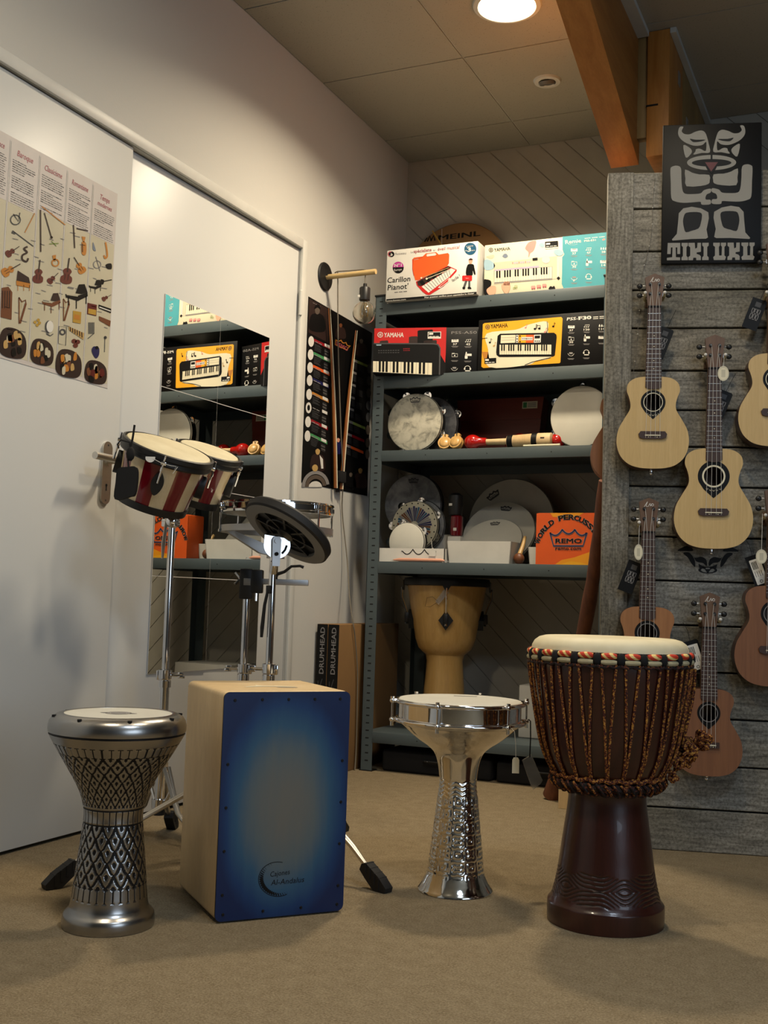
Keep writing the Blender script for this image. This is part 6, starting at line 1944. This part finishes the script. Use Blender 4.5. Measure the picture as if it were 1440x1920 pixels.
def stand(name, label, x, y, z_low, z_join, z_top, feet, hub=.30, low=.10, r1=.0135, r2=.0100, wing=0.0):
    t = thing(name, label, 'stand', (x, y, 0))
    mb = MB(); mb.cyl((0, 0, z_low), (0, 0, z_join), r1, 'chrome', 20); mb.build('lower_tube', t)
    mb = MB(); mb.cyl((0, 0, z_join), (0, 0, z_top), r2, 'chrome', 20); mb.build('upper_tube', t)
    mb = MB(); mb.lathe([(r1, z_join - .030), (r1 + .004, z_join - .030), (r1 + .004, z_join - .012), (r1 + .002, z_join - .010), (r1 + .005, z_join - .006), (r1 + .005, z_join + .018), (r2, z_join + .020)], 'chrome', 24, cap=False)
    c, s_ = cos(wing), sin(wing); Tw = Matrix.Rotation(wing, 4, 'Z')
    mb.rbox((-.024, -.006, z_join - .010), (-r1, .006, z_join + .016), 'chrome', .002, T=Tw); mb.cyl((r1, 0, z_join + .004), (.042, 0, z_join + .004), .0042, 'chrome', 10, T=Tw)
    mb.rbox((.036, -.003, z_join - .004), (.056, .003, z_join + .004), 'chrome', .0014, T=Tw); mb.rbox((.036, -.003, z_join + .004), (.052, .003, z_join + .013), 'chrome', .0014, T=Tw)
    mb.build('height_clamp', t)
    for zz in (hub, low):
        mb = MB(); mb.lathe([(r1, zz - .014), (r1 + .007, zz - .012), (r1 + .007, zz + .012), (r1, zz + .014)], 'chrome', 20, cap=False); mb.build('collar', t)
    mb = MB()
    mb.lathe([(1e-6, z_low - .006), (r1 + .003, z_low - .006), (r1 + .003, z_low + .012), (r1, z_low + .012)], 'rubber', 20, cap=False)
    mb.build('end_cap', t)
    for (fx, fy) in feet:
        mb = MB()
        d = Vector((fx - x, fy - y, 0)); L = d.length; d.normalize()
        sd = Vector((-d.y, d.x, 0)) * .009
        a = d * .022 + Vector((0, 0, hub)); e = d * (L - .026) + Vector((0, 0, .046)); knee = d * (L - .080) + Vector((0, 0, .088))
        for q in (-1, 1):
            mb.tube([a + sd * q, knee + sd * q * .4, e + sd * q * .1], .0052, 'nickel', 8)
        m_ = a.lerp(knee, .48)
        mb.tube([d * .020 + Vector((0, 0, low)), m_], .0050, 'chrome', 8)
        lg = mb.build('leg', t)
        mb = MB(); foot_pad(mb, Vector((fx - x, fy - y, 0)), d); mb.build('rubber_foot', lg)
    return t


BST = stand('bongo_stand', 'chrome tripod stand holding the striped bongos against the white door', -1.840, 2.596, .080, .452, .868, [(-1.985, 2.66), (-1.69, 2.57), (-1.90, 2.745)], hub=.205, low=.105, wing=radians(20))
PST = stand('pad_stand', 'chrome tripod stand holding the tilted practice pad behind the blue box', -1.500, 2.580, .07, .487, .800, [(-1.746, 2.095), (-1.115, 2.458), (-1.475, 2.975)], hub=.275, low=.10, r1=.0125, r2=.0095, wing=radians(205))
mb = MB(); mb.tube([(-.004, -.014, .700), (-.010, -.018, .66), (-.016, -.016, .60), (-.018, -.014, .575)], [.004, .0045, .0055, .004], 'black', 8); mb.rbox((-.010, -.016, .690), (.006, -.006, .712), 'black', .002); mb.build('release_lever', PST)
RST = stand('rototom_stand', 'chrome stand with a black clamp carrying the round shell-less drum', -1.700, 2.780, .07, .468, .700, [(-1.95, 2.93), (-1.60, 3.08), (-1.60, 2.60)], hub=.26, low=.10, r1=.0130, r2=.0105, wing=radians(200))
mb = MB(); Tr = Matrix.Rotation(YAW, 4, 'Z')
mb.rbox((-.020, -.018, .672), (.018, .018, .760), 'black', .004, T=Tr); mb.rbox((.012, -.020, .690), (.046, .020, .758), 'black', .004, T=Tr); mb.rbox((-.008, -.0195, .712), (.012, -.0175, .732), 'grey', .0005, T=Tr)
for zz in (.742, .720):
    mb.tube([(-.020, 0, .730), (-.030, 0, zz), (-.036, 0, zz + .006 * (1 if zz > .73 else -1))], .0035, 'chrome', 8, Tr)
mb.cyl((.030, -.02, .668), (.030, -.02, .690), .004, 'chrome', 8, T=Tr)
mb.build('rail_clamp', RST)

# shell-less drum: chrome hoop over a cast ring, tuned by turning
t = thing('rototom', 'round shell-less drum with chrome hoop and grey cast ring behind the practice pad', 'drum', (-1.628, 2.8135, 0), YAW)
RR = .1600
mb = MB(); mb.lathe([(RR - .004, .919), (RR + .003, .919), (RR + .004, .925), (RR + .001, .927), (RR + .001, .943), (RR + .005, .946), (RR + .004, .950), (RR - .003, .950), (RR - .004, .919)], 'chrome', 80, cap=False); mb.build('hoop', t)
mb = MB(); mb.lathe([(1e-6, .943), (RR - .010, .944), (RR - .003, .941)], 'head', 64, cap=False); mb.build('head', t)
mb = MB(); mb.lathe([(RR - .016, .864), (RR + .004, .864), (RR + .004, .882), (RR - .016, .882), (RR - .016, .864)], 'castalu', 80, cap=False)
for q in range(3):
    TT = Matrix.Rotation(radians(200 + 120 * q), 4, 'Z')
    mb.prism([(.018, .800), (.018, .826), (RR - .010, .874), (RR - .010, .864), (.05, .806)], -.014, .014, 'castalu', TT @ frame((0, 0, 0), (1, 0, 0), (0, 0, 1), (0, -1, 0)))
mb.lathe([(1e-6, .792), (.026, .792), (.026, .828), (.012, .836), (1e-6, .836)], 'castalu', 24, cap=False); mb.build('lower_ring', t)
mb = MB(); mb.cyl((0, 0, .733), (0, 0, .800), .0085, 'black', 14); mb.cyl((0, 0, .83), (0, 0, .885), .006, 'chrome', 10); mb.build('centre_post', t)
for q in range(6):
    a = radians(-160 + 60 * q); TT = Matrix.Rotation(a, 4, 'Z')
    mb = MB(); mb.cyl((RR + .006, 0, .868), (RR + .006, 0, .934), .0030, 'chrome', 8, T=TT); mb.rbox((RR + .0, -.006, .930), (RR + .012, .006, .945), 'chrome', .002, T=TT); mb.cyl((RR + .006, 0, .862), (RR + .006, 0, .870), .0055, 'chrome', 6, T=TT); mb.build('tuning_rod', t)
mb = MB(); mb.rbox((-.052, -.009, .716), (.098, .009, .733), 'castalu', .002); mb.build('rail', t)
mb = MB(); mb.rbox((-.003, -.018, .738), (.010, .0, .752), 'black', .003); mb.tube([(.006, -.018, .746), (.030, -.030, .754), (.050, -.036, .770), (.075, -.038, .772), (.085, -.038, .768)], [.0055, .0045, .0040, .0040, .0045], 'black', 10); mb.build('lock_lever', t)

# practice pad, tilted so that its hollow underside shows
n_ = (RV * .5 + Vector((0, 0, .866))) * .93 + FV * .36
Tp = axis_frame((-1.4549, 2.5738, .8577), n_, RV)
t = thing('practice_pad', 'round black practice pad tilted on a chrome stand, its hollow underside showing', 'drum pad', mat4=Tp)
RP = .127
mb = MB(); mb.lathe([(RP - .006, -.014), (RP, -.010), (RP + .001, .008), (RP - .004, .014), (1e-6, .016)], 'rubber', 64, cap=False); mb.build('rubber_rim', t)
mb = MB(); mb.lathe([(RP - .005, -.0145), (RP - .014, -.0165), (.092, -.0165), (.090, -.006)], 'grey', 64, cap=False); mb.build('base_ring', t)
mb = MB(); mb.lathe([(1e-6, -.004), (.0915, -.004)], 'black', 48, cap=False)
mb.lathe([(.024, -.004), (.024, -.016), (1e-6, -.017)], 'black', 24, cap=False)
for q in range(8):
    TT = Matrix.Rotation(pi / 4 * q, 4, 'Z'); mb.box((.02, -.003, -.013), (.091, .003, -.004), 'black', TT)
mb.torus((0, 0, -.010), .058, .003, 'black'); mb.build('ribbed_back', t)
# tilter: white half-round plate between two chrome cheeks
ya_ = radians(42)
q_ = frame((-1.4930, 2.5730, .815), (cos(ya_), sin(ya_), 0), (0, 0, 1), (sin(ya_), -cos(ya_), 0))
tl = thing('pad_tilter', 'shiny half-round tilting bracket joining the practice pad to its stand', 'bracket', mat4=q_)
mb = MB(); mb.prism([(-.030, .030)] + [(.004 + .036 * cos(radians(a)), .004 + .036 * sin(radians(a))) for a in range(170, 391, 11)], .006, .012, 'bright')
mb.tube([(.018, -.018, .0125), (.026, -.008, .0125), (.030, .004, .0125)], .003, 'slot', 8); mb.build('toothed_plate', tl)
mb = MB(); mb.prism([(-.009, -.052), (.011, -.052), (.013, .018), (.008, .026), (-.006, .026), (-.011, .018)], .0125, .022, 'castalu'); mb.cyl((0, .014, .020), (0, .014, .026), .0060, 'castalu', 12); mb.cyl((.001, -.020, .020), (.001, -.020, .027), .0050, 'slot', 12)
mb.cyl((0, -.040, .008), (0, -.07, -.008), .0105, 'chrome', 14); mb.build('cheek', tl)

# ---- bongos
ax = (Vector((0, 0, 1)) + RV * .33 - FV * .27).normalized()
t = thing('bongos', 'pair of bongos with red and cream striped shells tilted on a chrome stand', 'drum', (-1.7714, 2.4664, 1.0688))
big = Vector((0, 0, 0)); sml = Vector((-1.789, 2.679, 1.071)) - Vector((-1.7714, 2.4664, 1.0688))
sml = sml - ax * sml.dot(ax) - ax * .006
for cc, R, Hh, ns, ph in ((big, .118, .160, 16, .1), (sml, .088, .150, 12, .3)):
    T = axis_frame(cc, ax, RV)
    mb = MB(); seg = ns * 5
    prof = [(R * .80, -Hh), (R * .835, -Hh * .8), (R * .905, -Hh * .45), (R * .97, -.02), (R * .985, -.004)]
    mb.lathe(prof, 'maple', seg, T=T @ Matrix.Rotation(ph, 4, 'Z'), cap=False)
    ci, mi_ = mb.mi('crimson_lac'), mb.mi('maple')
    mb.fm = [ci if ((f_ % seg) // 5) % 2 else mi_ for f_ in range(len(mb.f))]
    mb.build('shell', t)
    mb = MB(); mb.lathe([(R * .79, -Hh - .004), (R * .80 + .003, -Hh - .004), (R * .825 + .003, -Hh + .016), (R * .80, -Hh + .016)], 'black', 64, T=T, cap=False); mb.build('bottom_band', t)
    mb = MB(); mb.lathe([(R * .96, -.026), (R + .006, -.026), (R + .008, -.022), (R + .006, -.012), (R + .009, -.008), (R + .008, .004), (R + .002, .006), (R - .001, -.004)], 'black', 72, T=T, cap=False); mb.build('hoop', t)
    mb = MB(); mb.lathe([(1e-6, .0085), (R - .014, .0080), (R - .004, .0050), (R, -.002)], 'goat', 64, T=T, cap=False); mb.build('head', t)
    for q in range(4):
        TT = T @ Matrix.Rotation(radians(-82 + 90 * q + (-10 if R < .1 else 0)), 4, 'Z')
        F_ = frame((R * .870, 0, 0), (0, 1, 0), (0, 0, 1), (1, 0, 0))
        mb = MB(); mb.prism(crom([(0, -.042), (.013, -.058), (.016, -.076), (.010, -.096), (0, -.106), (-.010, -.096), (-.016, -.076), (-.013, -.058)], 4), .0, .020, 'black', TT @ F_); mb.build('lug_pad', t)
        mb = MB(); mb.cyl((R + .012, 0, -.070), (R + .012, 0, .006), .0030, 'chrome', 8, T=TT); mb.cyl((R + .012, 0, -.036), (R + .012, 0, -.026), .0050, 'chrome', 8, T=TT); mb.rbox((R - .0, -.007, -.020), (R + .017, .007, -.010), 'chrome', .002, T=TT); mb.build('tension_rod', t)
mid = sml * .5 - ax * .085
mb = MB(); Tb = axis_frame(mid, ax, (sml).normalized()); mb.rbox((-.028, -.030, -.055), (.028, .030, .03), 'black', .006, T=Tb); mb.build('centre_block', t)
mb = MB()
jp = Vector((-1.840, 2.596, .868)) - Vector((-1.7714, 2.4664, 1.0688))
bb = mid - ax * .055
mb.tube([bb, bb - ax * .025, jp + Vector((0, 0, .020)), jp], [.012, .012, .014, .012], 'chrome', 14); mb.ball(jp + Vector((0, 0, .016)), .022, 'chrome', 16, 10); mb.rbox(tuple(jp + Vector((-.03, -.012, .0))), tuple(jp + Vector((.02, .012, .022))), 'chrome', .004)
mb.tube([jp + Vector((-.008, -.016, .016)), jp + Vector((-.014, -.018, -.05)), jp + Vector((-.016, -.016, -.09))], [.004, .006, .003], 'nickel', 8); mb.build('tilt_clamp', t)
# pouch hanging from a lug, and a round price tag
Pp = Vector((-1.7916, 2.3173, .962))
tp = thing('drawstring_pouch', 'small black drawstring pouch hanging at the left of the bongos', 'pouch', mat4=frame(Pp, RV, (0, 0, 1), -FV))
mb = MB(); mb.prism(crom([(-.024, -.044), (.012, -.036), (.026, -.028), (.030, .012), (.026, .040), (.004, .040), (-.020, .034), (-.024, .0)], 4), -.011, .011, 'blackmatte'); mb.build('bag', tp)
mb = MB(); mb.tube([(.006, .036, .002), (.002, .060, .0), (.008, .082, .0), (.004, .105, .0), (-.018, .110, .002), (-.026, .098, .002), (-.022, .088, .002)], .0022, 'blackmatte', 6); mb.ball((.008, .075, 0), .013, 'blackmatte', 10, 8, None, (.9, 1.5, .8)); mb.tube([(.008, .09, .0), (.012, .118, .0), (.016, .15, .004)], .0028, 'blackmatte', 6); mb.build('cord', tp)
hang_tag('price_tag', 'half-round white price tag on a string across the bongos', [(.0125 * cos(radians(a)), .0125 * sin(radians(a))) for a in range(170, 371, 10)], frame(Vector((-1.7311, 2.3339, 1.028)), RV, (0, 0, 1), -FV), .0008, 'paper', None, [(.006, -.002, .001), (.03, -.014, .002), (.055, -.020, .004), (.068, -.021, .003), (.062, -.032, .003), (.072, -.022, .003), (.060, -.040, .003)])

# ---- didgeridoo leaning between shelving and display
B0 = Vector((-1.095, 3.895, .012)); B1 = Vector((-.828, 3.475, 1.08))
mb = MB()
P = []; rr_ = []
for q in range(21):
    u = q / 20; p = B0.lerp(B1, u) + Vector((.010 * sin(3 * pi * u), 0, 0)) * (1 - u) + Vector((.018 * sin(pi * u), .004, 0)); P.append(p); rr_.append(.030 - .010 * u + .0014 * sin(q * 2.1) + (.004 if q == 0 else 0))
mb.tube(P, rr_, 'didge', 18)
tag(mb.build('didgeridoo'), 'brown wooden didgeridoo leaning between the shelving and the plank display', 'instrument')
mb = MB(); mb.prism([(0, 0), (.045, 0), (.045, .088), (0, .088)], -.009, .009, 'birch', frame((-1.028, 3.745, .0008), (1, 0, 0), (0, 0, 1), (0, -1, 0)), holes=[[(.011 + .0035 * cos(2 * pi * q / 12), .074 + .0035 * sin(2 * pi * q / 12)) for q in range(12)]], hole_side='slot')
tag(mb.build('wooden_block'), 'small pale wooden block with a hole standing on the carpet behind the djembe', 'block')
